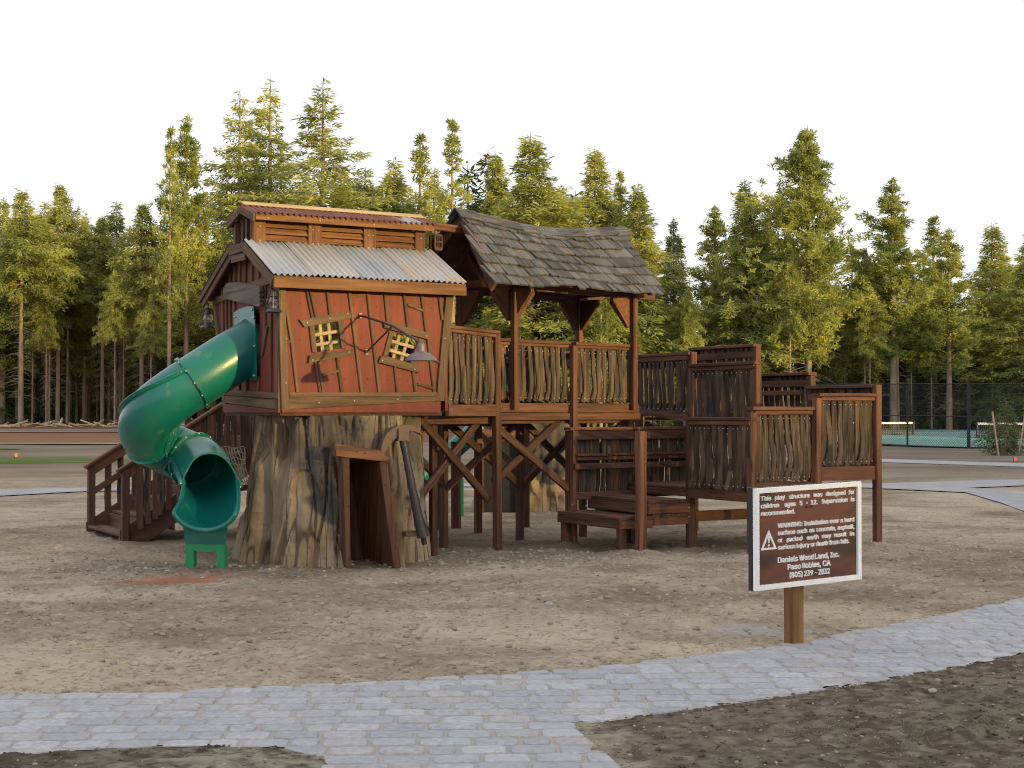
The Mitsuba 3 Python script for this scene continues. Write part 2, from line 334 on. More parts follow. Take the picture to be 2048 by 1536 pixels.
def sheet(name, pts, z, mat, kind='structure', thick=None, **kw):
    """A flat strip that follows the terrain: pts = outline polygon."""
    m = trimesh.creation.triangulate_polygon(Polygon(pts).segmentize(4.0), engine='earcut')
    v, f = m
    v3 = np.column_stack([v, gz(v[:, 0], v[:, 1]) + z])
    a = np.cross(v3[f[:, 1]] - v3[f[:, 0]], v3[f[:, 2]] - v3[f[:, 0]])[:, 2]
    f = np.where(a[:, None] < 0, f[:, ::-1], f)
    return add(None, name, TM(v3, f), mat, kind=kind, **kw)

# ---------------------------------------------------------------- paved path of tumbled blocks
pb = sheet('paved_path', list(PATH.exterior.coords), -0.006, 'm_sand')
def paver_mesh(pg, z):
    pg = pg.simplify(.002); pg = Polygon(pg.exterior).convex_hull
    c = np.array(pg.centroid.coords[0]); e = np.array(pg.exterior.coords)[:-1]
    if not shapely.is_ccw(pg.exterior): e = e[::-1]
    n = len(e); rings = []
    for s_, zz in ((1.0, z - .05), (1.0, z - .012), (.965, z - .003), (.86, z)):
        d = (e - c) if s_ == 1 else (e - c) * (1 - (1 - s_) * .1 / max(.05, math.sqrt(pg.area) / 2))
        rings.append(np.column_stack([c + d, np.full(n, zz)]))
    v = np.vstack(rings + [[[*c, z + .001]]]); f = []
    for i in range(3):
        for j in range(n):
            A, B = i * n + j, i * n + (j + 1) % n
            f += [(A, B, B + n), (A, B + n, A + n)]
    for j in range(n): f.append((3 * n + j, 3 * n + (j + 1) % n, 4 * n))
    return TM(v, f)
blocks = []
PV = PATH.buffer(-.004)
y0, row = 4.9, 0
while y0 < 17:
    hgt = .178; x0 = -5.2 + rng.uniform(0, .2)
    while x0 < 8.0:
        w_ = rng.choice([.235, .235, .15, .27], p=[.5, .2, .2, .1])
        cx, cy = x0 + w_ / 2, y0 + hgt / 2
        yy = cy + .035 * (cx + 1)
        g_ = .010
        r_ = sbox(-w_ / 2 + g_, -hgt / 2 + g_, w_ / 2 - g_, hgt / 2 - g_).buffer(-.035).buffer(.035, quad_segs=3)
        r_ = affinity.translate(affinity.rotate(r_, 2 + rng.normal(0, .9)), cx + rng.normal(0, .003), yy + rng.normal(0, .003))
        x0 += w_
        if PV.intersects(r_):
            q = r_.intersection(PV)
            if q.geom_type == 'Polygon' and q.area > .008:
                vis = abs(cx) < .36 * yy + .3 and yy > 6.5
                blocks.append((0 if vis else 1, yy, q))
    y0 += hgt
blocks.sort(key=lambda b: (b[0], b[1]))
rest = []
for i, (vis, yy, q) in enumerate(blocks):
    z = .004 + rng.normal(0, .002)
    m = paver_mesh(q, z)
    m.vertices[:, 2] += (m.vertices[:, 0] - q.centroid.x) * rng.normal(0, .008) + (m.vertices[:, 1] - q.centroid.y) * rng.normal(0, .01)
    tone = rng.random()
    if i < 300: add(pb, 'paving_block', m, 'm_paver', smooth=False, uv=np.column_stack([np.full(len(m.vertices), tone), np.zeros(len(m.vertices))]))
    else: rest.append((m, tone))
ru = np.concatenate([np.full(len(m.vertices), t) for m, t in rest])
add(pb, 'more_blocks', cat_([m for m, _ in rest]), 'm_paver', uv=np.column_stack([ru, ru * 0]), kind='stuff')

# far paths, road, lawns
sheet('concrete_path', [(-18, 25.0), (-10.1, 28.0), (-8.6, 30.2), (-4, 32.0), (4, 32.3), (7.5, 31.6), (9.0, 29.8), (8.6, 26.5), (7.7, 21), (7.0, 17.9), (8.3, 17.2), (9.4, 21), (10.2, 26), (10.3, 30), (9.6, 31.6), (14, 34.5), (20, 37.5), (19.6, 38.7), (12, 35.6), (8, 33.4), (4, 33.8), (-4.2, 33.3), (-9, 31.6), (-18, 27.4)], .02, 'm_conc')
sheet('concrete_path', [(2, 60), (9, 54), (13, 52.4), (15.9, 47.5), (24, 38), (22.6, 36.8), (14.9, 43.9), (12.2, 48), (8, 51), (1, 57)], .02, 'm_conc')
sheet('asphalt_road', [(-70, 94), (40, 92), (40, 97.5), (-70, 100)], .02, 'm_asphalt')
sheet('kerb_strip', [(-60, 72.6), (8, 71.6), (8, 72.2), (-60, 73.2)], .03, 'm_conc')
sheet('lawn', [(-40, 47), (-19, 46.4), (-13, 47.5), (-9.5, 50.0), (-14, 52.5), (-40, 53.5)], .015, 'm_lawn')
sheet('lawn', [(-60, 60), (-23, 62), (-21, 65), (-25, 68), (-60, 69.5)], .015, 'm_lawn')

# loose stones, clods
PSTONE = PATH.buffer(-.03); shapely.prepare(PSTONE)
def stones(n, fx, fy, smin, smax, seed, sub=1):
    r = np.random.default_rng(seed); ms = []
    base = trimesh.creation.icosphere(subdivisions=sub)
    while len(ms) < n:
        x, y = fx(r), fy(r)
        if PSTONE.contains(shapely.Point(x, y)): continue
        s = smin + (smax - smin) * r.random() ** 4
        m = base.copy(); v = m.vertices * (1 + .35 * (meshkit.noise(m.vertices * 1.7 + r.random(3) * 90)[:, None] - .5))
        v = v * s * np.array([1, .8 + .3 * r.random(), .55 + .25 * r.random()]); a = r.random() * 6.3
        v = v @ np.array([[math.cos(a), -math.sin(a), 0], [math.sin(a), math.cos(a), 0], [0, 0, 1]])
        m.vertices = v + [x, y, gsample(x, y) + s * .22]; ms.append(m)
    return cat_(ms)
ms = [stones(2600, lambda r: r.uniform(-5.5, 6), lambda r: 8.6 + 9 * r.random() ** 1.2, .004, .03, 1),
      stones(260, lambda r: r.normal(-.2, .9), lambda r: r.normal(16.2, .5), .008, .035, 2),
      stones(260, lambda r: r.normal(-3.6, .7), lambda r: r.normal(15.3, .5), .008, .035, 3),
      stones(650, lambda r: r.uniform(-2.8, 4), lambda r: r.uniform(6.5, 9.6), .004, .014, 4),
      stones(200, lambda r: r.normal(3.3, 1.2), lambda r: r.normal(16.2, .6), .008, .03, 5)]
add(None, 'gravel', cat_(ms), 'm_stone', label='loose pale pebbles and small stones scattered over the bare dirt', cat='gravel', kind='stuff')
PB_ = np.array(PATH.exterior.segmentize(.02).coords); PB_ = PB_[(PB_[:, 1] > 6.4) & (PB_[:, 1] < 14) & (np.abs(PB_[:, 0]) < 5)]
def edge(r): 
    edge.p = PB_[r.integers(len(PB_))] + r.normal(0, .05, 2); return edge.p[0]
ms = [stones(2600, lambda r: r.uniform(.2, 4.2), lambda r: r.uniform(6.4, 9.6), .004, .017, 21, 0), stones(500, lambda r: r.uniform(-2.8, -.9), lambda r: r.uniform(6.4, 7.2), .003, .012, 22, 0),
      stones(2200, edge, lambda r: edge.p[1], .003, .014, 23, 0), stones(2600, lambda r: r.uniform(-5.5, 6), lambda r: 8.6 + 8 * r.random() ** 1.3, .005, .026, 24, 0)]
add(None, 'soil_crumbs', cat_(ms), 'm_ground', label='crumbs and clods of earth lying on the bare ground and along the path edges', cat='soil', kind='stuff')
wr = stones(1, lambda r: .305, lambda r: 12.45, .036, .036, 8)
add(None, 'white_stone', wr, 'm_conc', label='single white chunk of stone lying on the dirt left of the information sign', cat='stone')

# ---------------------------------------------------------------- play cabin on the stump
cab = thing('play_cabin', 'crooked red board and batten play cabin with rusty corrugated roof on the big tree stump', 'playhouse')
FN = -VD                                     # outward normal of lit fronts
def fslab(poly, v, th, mat, name, parent, g=(1, 0), **kw):
    """A board in the plane v = const: (u, z) outline, its front face th proud of v."""
    m = slab(poly, W(0, v, 0), UD, ZD, FN, th)
    return add(parent, name, m, mat, g=UD * g[0] + ZD * g[1], **kw)
def gslab(poly, u, th, mat, name, parent, g=(1, 0), **kw):
    """A board in the plane u = const: (v, z) outline, outward -u."""
    m = slab(poly, W(u, 0, 0), VD, ZD, -UD, th)
    return add(parent, name, m, mat, g=VD * g[0] + ZD * g[1], **kw)
w1o = [(0.352, 2.5), (.62, 2.546), (.661, 2.27), (.386, 2.221)]
w2o = [(1.265, 2.457), (1.563, 2.389), (1.459, 2.13), (1.191, 2.199)]
front = Polygon([(0, 1.62), (1.81, 1.62), (1.97, 2.97), (-.03, 2.97)], [w1o, w2o])
add(cab, 'front_wall', slab(front, W(0, .025, 0), UD, ZD, FN, .025), 'm_red')
gab = Polygon([(.03, 1.62), (1.676, 1.62), (2.05, 2.88), (1.9, 2.97), (1.16, 3.36), (.73, 3.36), (.03, 3.02)], [[(.62, 1.99), (1.2, 1.99), (1.2, 2.66), (.62, 2.66)]])
add(cab, 'gable_wall', slab(gab, W(.03, 0, 0), VD, ZD, -UD, .03), 'm_red')
rw = Polygon([(.03, 1.62), (1.676, 1.62), (2.05, 2.9), (1.16, 3.36), (.73, 3.36), (.03, 3.0)], [[(.55, 1.64), (1.42, 1.64), (1.46, 2.75), (.55, 2.75)]])
m = slab(rw, W(1.90, 0, 0), VD, ZD, UD, .03); add(cab, 'end_wall', m, 'm_red')
bw = Polygon([(.04, 1.62), (1.88, 1.62), (1.92, 2.9), (.0, 2.9)], [[(.85, 2.2), (1.6, 2.24), (1.62, 2.78), (.85, 2.74)]])
tilt = np.array([ZD[0] + VD[0] * .29, ZD[1] + VD[1] * .29, 1.0])
m = slab(bw, W(0, 1.67, 1.62) - tilt * 1.62, UD, tilt, VD, .03); add(cab, 'back_wall', m, 'm_red')
add(cab, 'floor', boxm(W(.93, .86, 1.59), (1.86, 1.66, .045), UVZ), 'm_dark', g=UD)
# battens of the front wall
BT = [[(.03, 2.87), (.03, 2.782), (.109, 2.336), (.176, 1.81)], [(.262, 2.9), (.34, 2.56)], [(.303, 2.9), (.38, 2.57)], [(.367, 2.15), (.424, 1.81)], [(.395, 2.15), (.46, 1.81)],
      [(.497, 2.9), (.538, 2.6)], [(.612, 2.2), (.67, 1.81)], [(.744, 2.9), (.895, 1.81)], [(.954, 2.9), (1.097, 1.81)], [(1.157, 2.9), (1.196, 2.54)], [(1.277, 2.1), (1.311, 1.81)],
      [(1.38, 2.9), (1.436, 2.5)], [(1.493, 2.05), (1.528, 1.81)], [(1.589, 2.9), (1.655, 2.44)], [(1.668, 2.41), (1.748, 1.81)], [(1.80, 2.9), (1.846, 2.6)],
      [(.765, 2.803), (.94, 2.849)], [(1.43, 2.75), (1.612, 2.694)], [(.45, 1.982), (.63, 2.034)], [(1.54, 1.907), (1.726, 1.862)], [(.03, 2.305), (.1, 2.332)], [(1.735, 2.175), (1.81, 2.139)]]
for i, b in enumerate(BT):
    w_ = .034 if i not in (1, 2, 3, 4) else .026
    add(cab, 'batten', sweep([W(u, -.012 - (.004 if i > 15 else 0), z) for u, z in b], UD, w_ if abs(b[0][1] - b[-1][1]) > .1 else .024, .024), 'm_trim', g=W(*[b[-1][0], 0, b[-1][1]]) - W(b[0][0], 0, b[0][1])) if abs(b[0][1] - b[-1][1]) > .1 else \
        add(cab, 'batten', sweep([W(u, -.012, z) for u, z in b], ZD, .03, .022), 'm_trim', g=UD)
fslab([(-.039, 2.892), (.028, 2.88), (.08, 1.631), (.0, 1.616)], 0, .03, 'm_trim', 'corner_board', cab, (0, 1))
fslab([(1.885, 2.902), (1.974, 2.908), (1.86, 1.725), (1.766, 1.724)], 0, .033, 'm_trim', 'corner_board', cab, (0, 1))
fslab([(.08, 1.803), (1.768, 1.819), (1.768, 1.777), (.08, 1.760)], 0, .03, 'm_trim', 'base_trim', cab)
fslab([(.08, 1.757), (1.768, 1.774), (1.81, 1.728), (.006, 1.63)], 0, .026, 'm_trim', 'base_trim', cab)
fslab([(.006, 1.626), (1.82, 1.722), (1.82, 1.60), (.006, 1.60)], 0, .02, 'm_red', 'skirt_board', cab)
# windows with leaning frames and a lattice of pale bars
def window(op, head, sill, label):
    w = nm(cab, 'window'); 
    op = np.array(op); c = op.mean(0)
    fslab(head, 0, .036, 'm_trim', 'header', w, tuple(np.array(head[1]) - head[0]))
    fslab(sill, 0, .04, 'm_trim', 'sill', w, tuple(np.array(sill[1]) - sill[0]))
    for a, b, s in ((0, 3, -1), (1, 2, 1)):
        pa, pb_ = op[a], op[b]; d = np.array([.052 * s, 0])
        fslab([pa, pb_, pb_ + d, pa + d][::s], 0, .024, 'm_trim', 'side_frame', w, tuple(pb_ - pa))
    L = lambda a, b, t: op[a] * (1 - t) + op[b] * t
    for t in (.33, .68):
        p, q = L(0, 1, t), L(3, 2, t)
        add(w, 'lattice_bar', bar(W(p[0], .045, p[1] + .02), W(q[0], .045, q[1] - .02), .038, .016, UD), 'm_cedar', g=ZD)
    for t in (.36, .73):
        p, q = L(0, 3, t), L(1, 2, t); e = (q - p) * .08
        add(w, 'lattice_bar', bar(W(p[0] - e[0], .026, p[1] - e[1]), W(q[0] + e[0], .026, q[1] + e[1]), .036, .016, ZD), 'm_cedar', g=UD)
    labels[w] = {'label': label}
window(w1o, [(.186, 2.551), (.749, 2.654), (.765, 2.585), (.245, 2.478)], [(.299, 2.186), (.791, 2.263), (.794, 2.207), (.289, 2.111)], 'left latticed window leaning left')
window(w2o, [(1.14, 2.565), (1.677, 2.455), (1.672, 2.381), (1.145, 2.497)], [(1.111, 2.197), (1.563, 2.104), (1.56, 2.022), (1.077, 2.13)], 'right latticed window leaning right behind the lamp')
# gable: battens, wide boards, corner
for b in [[(.25, 2.95), (.26, 1.7)], [(.42, 3.05), (.44, 2.4)], [(.62, 3.25), (.62, 2.95)], [(.83, 3.34), (.83, 2.98)], [(1.02, 3.34), (1.03, 2.98)], [(1.2, 3.32), (1.21, 2.98)], [(1.37, 3.22), (1.36, 2.2)], [(1.52, 3.15), (1.50, 1.85)], [(1.64, 3.05), (1.6, 1.85)],
          [(1.78, 3.0), (1.7, 1.9)], [(.36, 2.5), (.52, 2.2)], [(.98, 1.98), (.98, 1.82)], [(1.22, 1.98), (1.2, 1.82)], [(.62, 1.98), (.63, 1.8)], [(.62, 3.14), (.83, 3.2)], [(1.35, 2.4), (1.75, 2.25)]]:
    add(cab, 'batten', sweep([W(-.012, v, z) for v, z in b], VD if abs(b[0][0] - b[1][0]) < .1 else ZD, .036, .024), 'm_trim', g=W(0, *b[1]) - W(0, *b[0]))
gslab([(2.02, 2.90), (.2, 3.035), (.2, 2.94), (2.02, 2.83)], 0, .03, 'm_trim', 'gable_board', cab)
gslab([(.0, 2.93), (.10, 2.93), (.10, 1.62), (.0, 1.62)], 0, .028, 'm_trim', 'corner_board', cab, (0, 1))
gslab([(1.97, 2.83), (2.055, 2.85), (1.69, 1.64), (1.60, 1.64)], 0, .03, 'm_trim', 'corner_board', cab, (.28, 1))
gslab([(.0, 1.80), (1.7, 1.86), (1.7, 1.80), (.0, 1.74)], 0, .034, 'm_trim', 'base_trim', cab)
gslab([(.0, 1.73), (1.7, 1.79), (1.68, 1.71), (.0, 1.63)], 0, .026, 'm_trim', 'base_trim', cab)
gslab([(.0, 1.625), (1.7, 1.70), (1.68, 1.60), (.0, 1.60)], 0, .03, 'm_red', 'skirt_board', cab)
add(cab, 'nails', studs([W(u + .02 * math.sin(i * 2.3), -.004, z) for i, u in enumerate(np.arange(.2, 1.8, .125)) for z in (1.95, 2.35, 2.72)], FN, .0055), 'm_iron', kind='stuff')
add(cab, 'bolts', cat_([studs([W(u, -.036, z) for u, z in ((.27, 2.52), (.52, 2.575), (.72, 2.63), (.33, 2.14), (.74, 2.23), (1.17, 2.53), (1.64, 2.42), (1.12, 2.15), (1.5, 2.06), (.04, 2.35), (.04, 1.9), (1.86, 2.4))], FN, .008),
                        studs([W(u, -.032, z) for u, z in ((.4, 1.70), (.8, 1.72), (1.3, 1.74))], FN, .01)]), 'm_bolt', kind='stuff')
# corrugated roof sheets on both slopes
def corrugated(parent, u0, u1, e, r, mat, k, amp=.014, lam=.066, wav=.008, name='roof_sheet'):
    nu = max(8, int((u1 - u0) / lam * 8)); us = np.linspace(u0, u1, nu); nv = 9
    e, r = np.array(e), np.array(r); d = r - e; L = np.hypot(*d); nn = np.array([-d[1], d[0]]) / L
    if nn[1] < 0: nn = -nn
    vs, uvs = [], []
    for j in range(nv):
        t = j / (nv - 1); edge = rng.normal(0, .003)
        for u in us:
            h = amp * math.cos(2 * math.pi * u / lam) + wav * (meshkit.noise(np.array([u * 3, t * 2, k])) - .5)
            q = e + d * (t - (.012 * (meshkit.noise(np.array([u * 2.3, k, 1])) if t == 0 else 0))) + nn * h
            vs.append(W(u, q[0], q[1])); uvs.append((t * L, u - (u0 + u1) / 2 + 10 * k))
    f = []
    for j in range(nv - 1):
        for i in range(nu - 1):
            A = j * nu + i; f += [(A, A + 1, A + nu + 1), (A, A + nu + 1, A + nu)]
    return add(parent, name, TM(vs, f), mat, smooth=True, uv=np.array(uvs))
for i, (a, b) in enumerate([(-.15, .30), (.27, .80), (.77, 1.42), (1.39, 2.06)]):
    corrugated(cab, a, b, (-.175, 2.995 + .006 * (i % 2)), (.69, 3.43 + .006 * (i % 2)), 'm_galv', 31 + i * 3)
for i, (a, b) in enumerate([(-.15, .6), (.57, 1.3), (1.27, 2.06)]):
    corrugated(cab, a, b, (2.2, 2.93 + .006 * (i % 2)), (1.19, 3.43 + .006 * (i % 2)), 'm_galv', 51 + i)
fslab([(-.14, 2.985), (2.055, 2.985), (2.055, 2.952), (-.14, 2.952)], -.13, .028, 'm_orange', 'fascia', cab)
fslab([(-.14, 2.95), (2.055, 2.95), (2.055, 2.862), (-.14, 2.862)], -.13, .04, 'm_orange', 'fascia', cab)
m = slab([(-.13, 2.862), (2.22, 2.862), (2.22, 2.874), (-.13, 2.874)], W(2.05, 0, 0), VD, ZD, -UD, .001)
def rake(p, q, w_, th, u, mat='m_trim', ext=.0):
    p, q = np.array(p), np.array(q); d = (q - p) / np.linalg.norm(q - p); nn = np.array([-d[1], d[0]])
    if nn[1] > 0: nn = -nn
    gslab([p - d * ext, q + d * ext, q + d * ext + nn * w_, p - d * ext + nn * w_], u, th, mat, 'rake_board', cab, tuple(d))
for u in (-.12, 2.05):
    rake((-.15, 2.975), (.70, 3.405), .10, .03, u); rake((.70, 3.405), (1.18, 3.40), .095, .028, u); rake((1.18, 3.40), (2.2, 2.905), .06, .03, u)
    rake((1.18, 3.34), (2.16, 2.86), .075, .022, u + .012); rake((.73, 3.30), (1.16, 3.30), .08, .02, u + .012)
for (a, b) in (((-.13, 2.955), (.70, 3.385)), ((1.18, 3.385), (2.19, 2.89))):   # roof decking under the sheets
    a, b = np.array(a), np.array(b); d = (b - a) / np.linalg.norm(b - a); nn = np.array([-d[1], d[0]]) * (.018)
    add(cab, 'roof_deck', slab([a, b, b - nn, a - nn], W(-.118, 0, 0), VD, ZD, UD, 2.16), 'm_dark', g=UD)
add(cab, 'roof_deck', boxm(W(.96, .94, 3.385), (2.15, .5, .02), UVZ), 'm_dark', g=UD)
# cupola with louvres
cup = nm(cab, 'cupola'); labels[cup] = {'label': 'louvred roof lantern with small rusty corrugated roof'}
PU = [(-.065, .065), (.557, .708), (1.208, 1.351), (1.837, 1.957)]
for a, b in PU:
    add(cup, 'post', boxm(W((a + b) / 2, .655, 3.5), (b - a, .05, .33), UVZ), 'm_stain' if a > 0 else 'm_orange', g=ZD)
    add(cup, 'post', boxm(W((a + b) / 2, 1.225, 3.5), (b - a, .05, .33), UVZ), 'm_trim', g=ZD)
for (a, b) in ((PU[0][1], PU[1][0]), (PU[1][1], PU[2][0]), (PU[2][1], PU[3][0])):
    for j in range(3):
        z = 3.60 - j * .07
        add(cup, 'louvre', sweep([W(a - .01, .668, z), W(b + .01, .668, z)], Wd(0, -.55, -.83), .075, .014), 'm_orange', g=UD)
        add(cup, 'louvre', sweep([W(a - .01, 1.21, z), W(b + .01, 1.21, z)], Wd(0, .55, -.83), .075, .014), 'm_trim', g=UD)
    add(cup, 'back_panel', boxm(W((a + b) / 2, .74, 3.5), (b - a, .02, .3), UVZ), 'm_dark', g=UD)
for v in (.80, .95, 1.08): add(cup, 'end_slat', boxm(W(-.02, v, 3.52), (.03, .06, .32), UVZ), 'm_dark', g=ZD)
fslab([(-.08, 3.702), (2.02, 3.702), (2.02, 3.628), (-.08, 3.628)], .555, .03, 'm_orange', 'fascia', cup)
m = slab([(-.08, 3.70), (2.02, 3.70), (2.02, 3.63), (-.08, 3.63)], W(0, 1.33, 0), UD, ZD, VD, .03); add(cup, 'fascia', m, 'm_trim', g=UD)
corrugated(cup, -.09, 2.05, (.50, 3.70), (.95, 3.835), 'm_rust', 61, name='roof_sheet')
corrugated(cup, -.09, 2.05, (1.39, 3.70), (.95, 3.835), 'm_rust', 62, name='roof_sheet')
add(cup, 'ridge_cap', sweep([W(-.10, .90, 3.845), W(1, .90, 3.843), W(2.06, .90, 3.839)], Wd(0, -.93, -.36), .12, .014), 'm_cedar', g=UD)
for u in (-.085, 2.02):
    for a, b in (((.53, 3.695), (.95, 3.825)), ((.95, 3.825), (1.37, 3.695))):
        a, b = np.array(a), np.array(b)
        gslab([a, b, b - [0, .085], a - [0, .085]], u, .025, 'm_trim', 'rake_board', cup, tuple(b - a))
add(cup, 'bolts', studs([W(u, .622, z) for u, z in ((0, 3.57), (0, 3.42), (.6, 3.57), (.66, 3.565), (.6, 3.42), (.66, 3.42), (1.25, 3.55), (1.31, 3.55), (1.25, 3.41), (1.31, 3.41), (1.9, 3.55))] + [W(u, .522, z) for u, z in ((.05, 3.65), (.64, 3.66), (.64, 3.68), (1.28, 3.66), (1.9, 3.66))], FN, .008), 'm_bolt', kind='stuff')

# ragged blank plank on the gable, hung off the wide board
r_ = np.random.default_rng(5)
pts = [(1.646, 2.99), (1.52, 3.035), (1.2, 3.02), (.9, 2.985), (.515, 2.925)]
pts += [(.515 - (.022 if i % 2 else 0) + r_.normal(0, .004), 2.925 - .21 * (i + 1) / 9) for i in range(9)]
pts += [(.85, 2.765), (1.2, 2.81), (1.5, 2.855)] + [(1.646 + (.018 if i % 2 else 0), 2.90 + .09 * i / 5) for i in range(5)]
add(None, 'plank_sign', slab([(a - .09, b - .01) for a, b in pts], W(-.034, 0, 0), VD, ZD, -UD, .045), 'm_grey', g=VD, label='weathered grey plank with ragged ends fixed to the cabin gable above the slide', cat='sign board')

# ---------------------------------------------------------------- barn lamp and lanterns
lamp = thing('barn_lamp', 'dark metal barn lamp on a long braced arm fixed to the red cabin front', 'lamp')
arm = np.array([W(.875, -.0, 2.615), W(.875, -.12, 2.60), W(.875, -.775, 2.474), W(.875, -.9, 2.44), W(.875, -1.44, 2.272)])
add(lamp, 'arm', tube(arm, .012, 10), 'm_iron', smooth=40)
add(lamp, 'brace', tube([W(.95, -.02, 2.24), W(.93, -.2, 2.29), W(.878, -.775, 2.462)], .010, 8), 'm_iron', smooth=40)
for u, z in ((.875, 2.615), (.95, 2.235)):
    add(lamp, 'wall_plate', cat_([boxm(W(u, -.01, z), (.03, .02, .055), UVZ), studs([W(u, -.026, z)], FN, .016)]), 'm_lampmetal')
ls = W(.875, -1.44, 0)
prof = [(.0, 2.275), (.022, 2.275), (.036, 2.262), (.042, 2.24), (.044, 2.195), (.052, 2.185), (.09, 2.172), (.128, 2.145), (.152, 2.112), (.156, 2.10), (.150, 2.103), (.12, 2.138), (.05, 2.168), (.0, 2.17)]
add(lamp, 'shade', lathe(prof, (ls[0], ls[1], 0), 36), 'm_lampmetal', smooth=50)
def lantern(at, ztop, s, label):
    L = thing('lantern', label, 'lantern')
    x, y = at
    P0 = lambda pr: [(a * s, ztop - s * (1 - b)) for a, b in pr]
    add(L, 'base', lathe(P0([(0, 0), (.34, 0), (.36, .03), (.30, .12), (.20, .16), (.17, .28), (0, .30)]), (x, y, 0), 20), 'm_iron', smooth=50)
    add(L, 'globe', lathe(P0([(.14, .30), (.21, .40), (.20, .52), (.13, .64)]), (x, y, 0), 20), 'm_lglass', smooth=True)
    add(L, 'cap', lathe(P0([(.13, .64), (.19, .66), (.16, .72), (.12, .84), (.14, .86), (.08, .93), (0, .95)]), (x, y, 0), 20), 'm_iron', smooth=50)
    g = [tube([(x + q * s * .27, y, ztop - s * .85), (x + q * s * .29, y, ztop - s * .5), (x + q * s * .2, y, ztop - s * .2), (x + q * .1 * s, y, ztop - s * .1)], .02 * s + .002, 6) for q in (-1, 1)]
    g += [tube([(x, y + q * s * .27, ztop - s * .85), (x, y + q * s * .25, ztop - s * .5), (x, y + q * s * .2, ztop - s * .2)], .012 * s + .002, 6) for q in (-1, 1)]
    add(L, 'guard', cat_(g), 'm_iron', smooth=40)
    add(L, 'hanger', tube([(x, y, ztop - .06 * s), (x, y, ztop + .05)], .005, 6), 'm_iron')
p = W(-.07, .02, 0); lantern((p[0], p[1]), 2.87, .25, 'dark metal lantern hanging at the front corner of the cabin beside the slide')
p = W(-.06, 2.12, 0); lantern((p[0], p[1]), 2.81, .25, 'dark metal lantern hanging under the rear eave, left of the cabin against the trees')

# ---------------------------------------------------------------- tree stump base
def make_stump(cx, cy, R, H, seed, nth=480, nz=150, door=None):
    th = np.arange(nth) / nth * 2 * np.pi; z = np.linspace(-.05, H, nz)
    TH, Z = np.meshgrid(th, z)
    cs, sn = np.cos(TH), np.sin(TH)
    warp = TH + .10 * (meshkit.noise(np.stack([Z * 1.5, cs, sn], -1), seed + 9) - .5) + .16 * (1.3 - Z) * (meshkit.noise(np.stack([cs * 1.5, sn * 1.5, Z * 0], -1), seed + 4) - .5)
    wc, ws = np.cos(warp), np.sin(warp)
    def rg(k, zs, s): return meshkit.noise(np.stack([wc * k, ws * k, Z * zs], -1), seed + s)
    lob = (rg(2.2, .25, 0) - .5) * .26 + (rg(4.5, .5, 1) - .5) * .19
    crk = -np.clip(.5 - np.abs(rg(6, .5, 2) - .5) * 11, 0, .5) * .16 - np.clip(.5 - np.abs(rg(11, .9, 3) - .5) * 10, 0, .5) * .045
    fine = (rg(14, 1.4, 5) - .5) * .050 + (rg(40, 3.4, 6) - .5) * .02
    step = -.045 * ss(.52, .56, rg(3.2, 1.6, 7)) * ss(.3, .6, Z)
    r = R * (1 + .15 * (1 - Z / H) ** 2 * (1 + (rg(3.0, .2, 8) - .5) * 1.2) - .05 * ss(.6, H, Z)) + lob * (.6 + .5 * (1 - Z / H)) + crk + fine + step
    base = -.05 + .05 * (meshkit.noise(np.stack([cs * 3, sn * 3, 0 * Z], -1), seed + 12)) * (Z < .02)
    X, Y = cx + r * cs, cy + r * sn
    v = np.stack([X, Y, np.where(Z < 0, Z, Z)], -1).reshape(-1, 3)
    A = np.arange(nth * nz).reshape(nz, nth); B = np.roll(A, -1, 1)
    f = np.vstack([np.stack([A[:-1], B[:-1], B[1:]], -1).reshape(-1, 3), np.stack([A[:-1], B[1:], A[1:]], -1).reshape(-1, 3)])
    uv = np.stack([TH / (2 * np.pi), Z], -1).reshape(-1, 2)
    if door is not None:
        c = v[f].mean(1); d = c[:, :2] - O2
        u_, v_ = d @ UD[:2], d @ VD[:2]
        inside = shapely.contains_xy(door, u_, c[:, 2]) & (v_ < .5)
        f = f[~inside]
    top = len(v); v = np.vstack([v, [[cx, cy, H]]])
    f = np.vstack([f, np.stack([A[-1], B[-1], np.full(nth, top)], -1)]); uv = np.vstack([uv, [[0, H]]])
    return TM(v, f), uv
sc = W(.93, .68, 0)
door = Polygon([(.60, -.1), (.585, 1.14), (1.0, 1.10), (1.16, .2), (1.22, -.1)])
st = thing('tree_stump', 'huge carved hollow tree stump with charred patch and plank door frame under the red cabin', 'tree stump')
sm, suv = make_stump(sc[0], sc[1], .93, 1.57, 3, door=door)
front_th = (math.atan2(-VD[1], -VD[0]) / (2 * math.pi)) % 1.0
suv = suv.copy(); suv[:, 0] = (suv[:, 0] - front_th + .56) % 1.0
add(st, 'trunk', sm, 'm_stump', smooth=True, uv=suv)
dv = -.33
fr = nm(st, 'door_frame')
m = slab([(.535, 1.15), (.612, 1.15), (.632, -.04), (.588, -.04)], W(0, dv + .09, 0), UD, ZD, FN, .09); add(fr, 'jamb', m, 'm_stain', g=ZD)
m = slab([(.95, 1.09), (1.037, 1.09), (1.205, -.04), (1.125, -.04)], W(0, dv + .10, 0), UD, ZD, FN, .10); add(fr, 'jamb', m, 'm_stain', g=ZD)
m = slab([(.446, 1.285), (.937, 1.212), (1.042, 1.135), (1.04, 1.09), (.459, 1.16)], W(0, dv + .10, 0), UD, ZD, FN, .13); add(fr, 'lintel', m, 'm_stain', g=UD)
rec = nm(st, 'door_recess')
add(rec, 'side_panel', slab([(.2 - .45, -.04), (.5, -.04), (.5, 1.12), (.2 - .45, 1.12)], W(.60, 0, 0), VD, ZD, -UD, .02), 'm_dark', g=ZD)
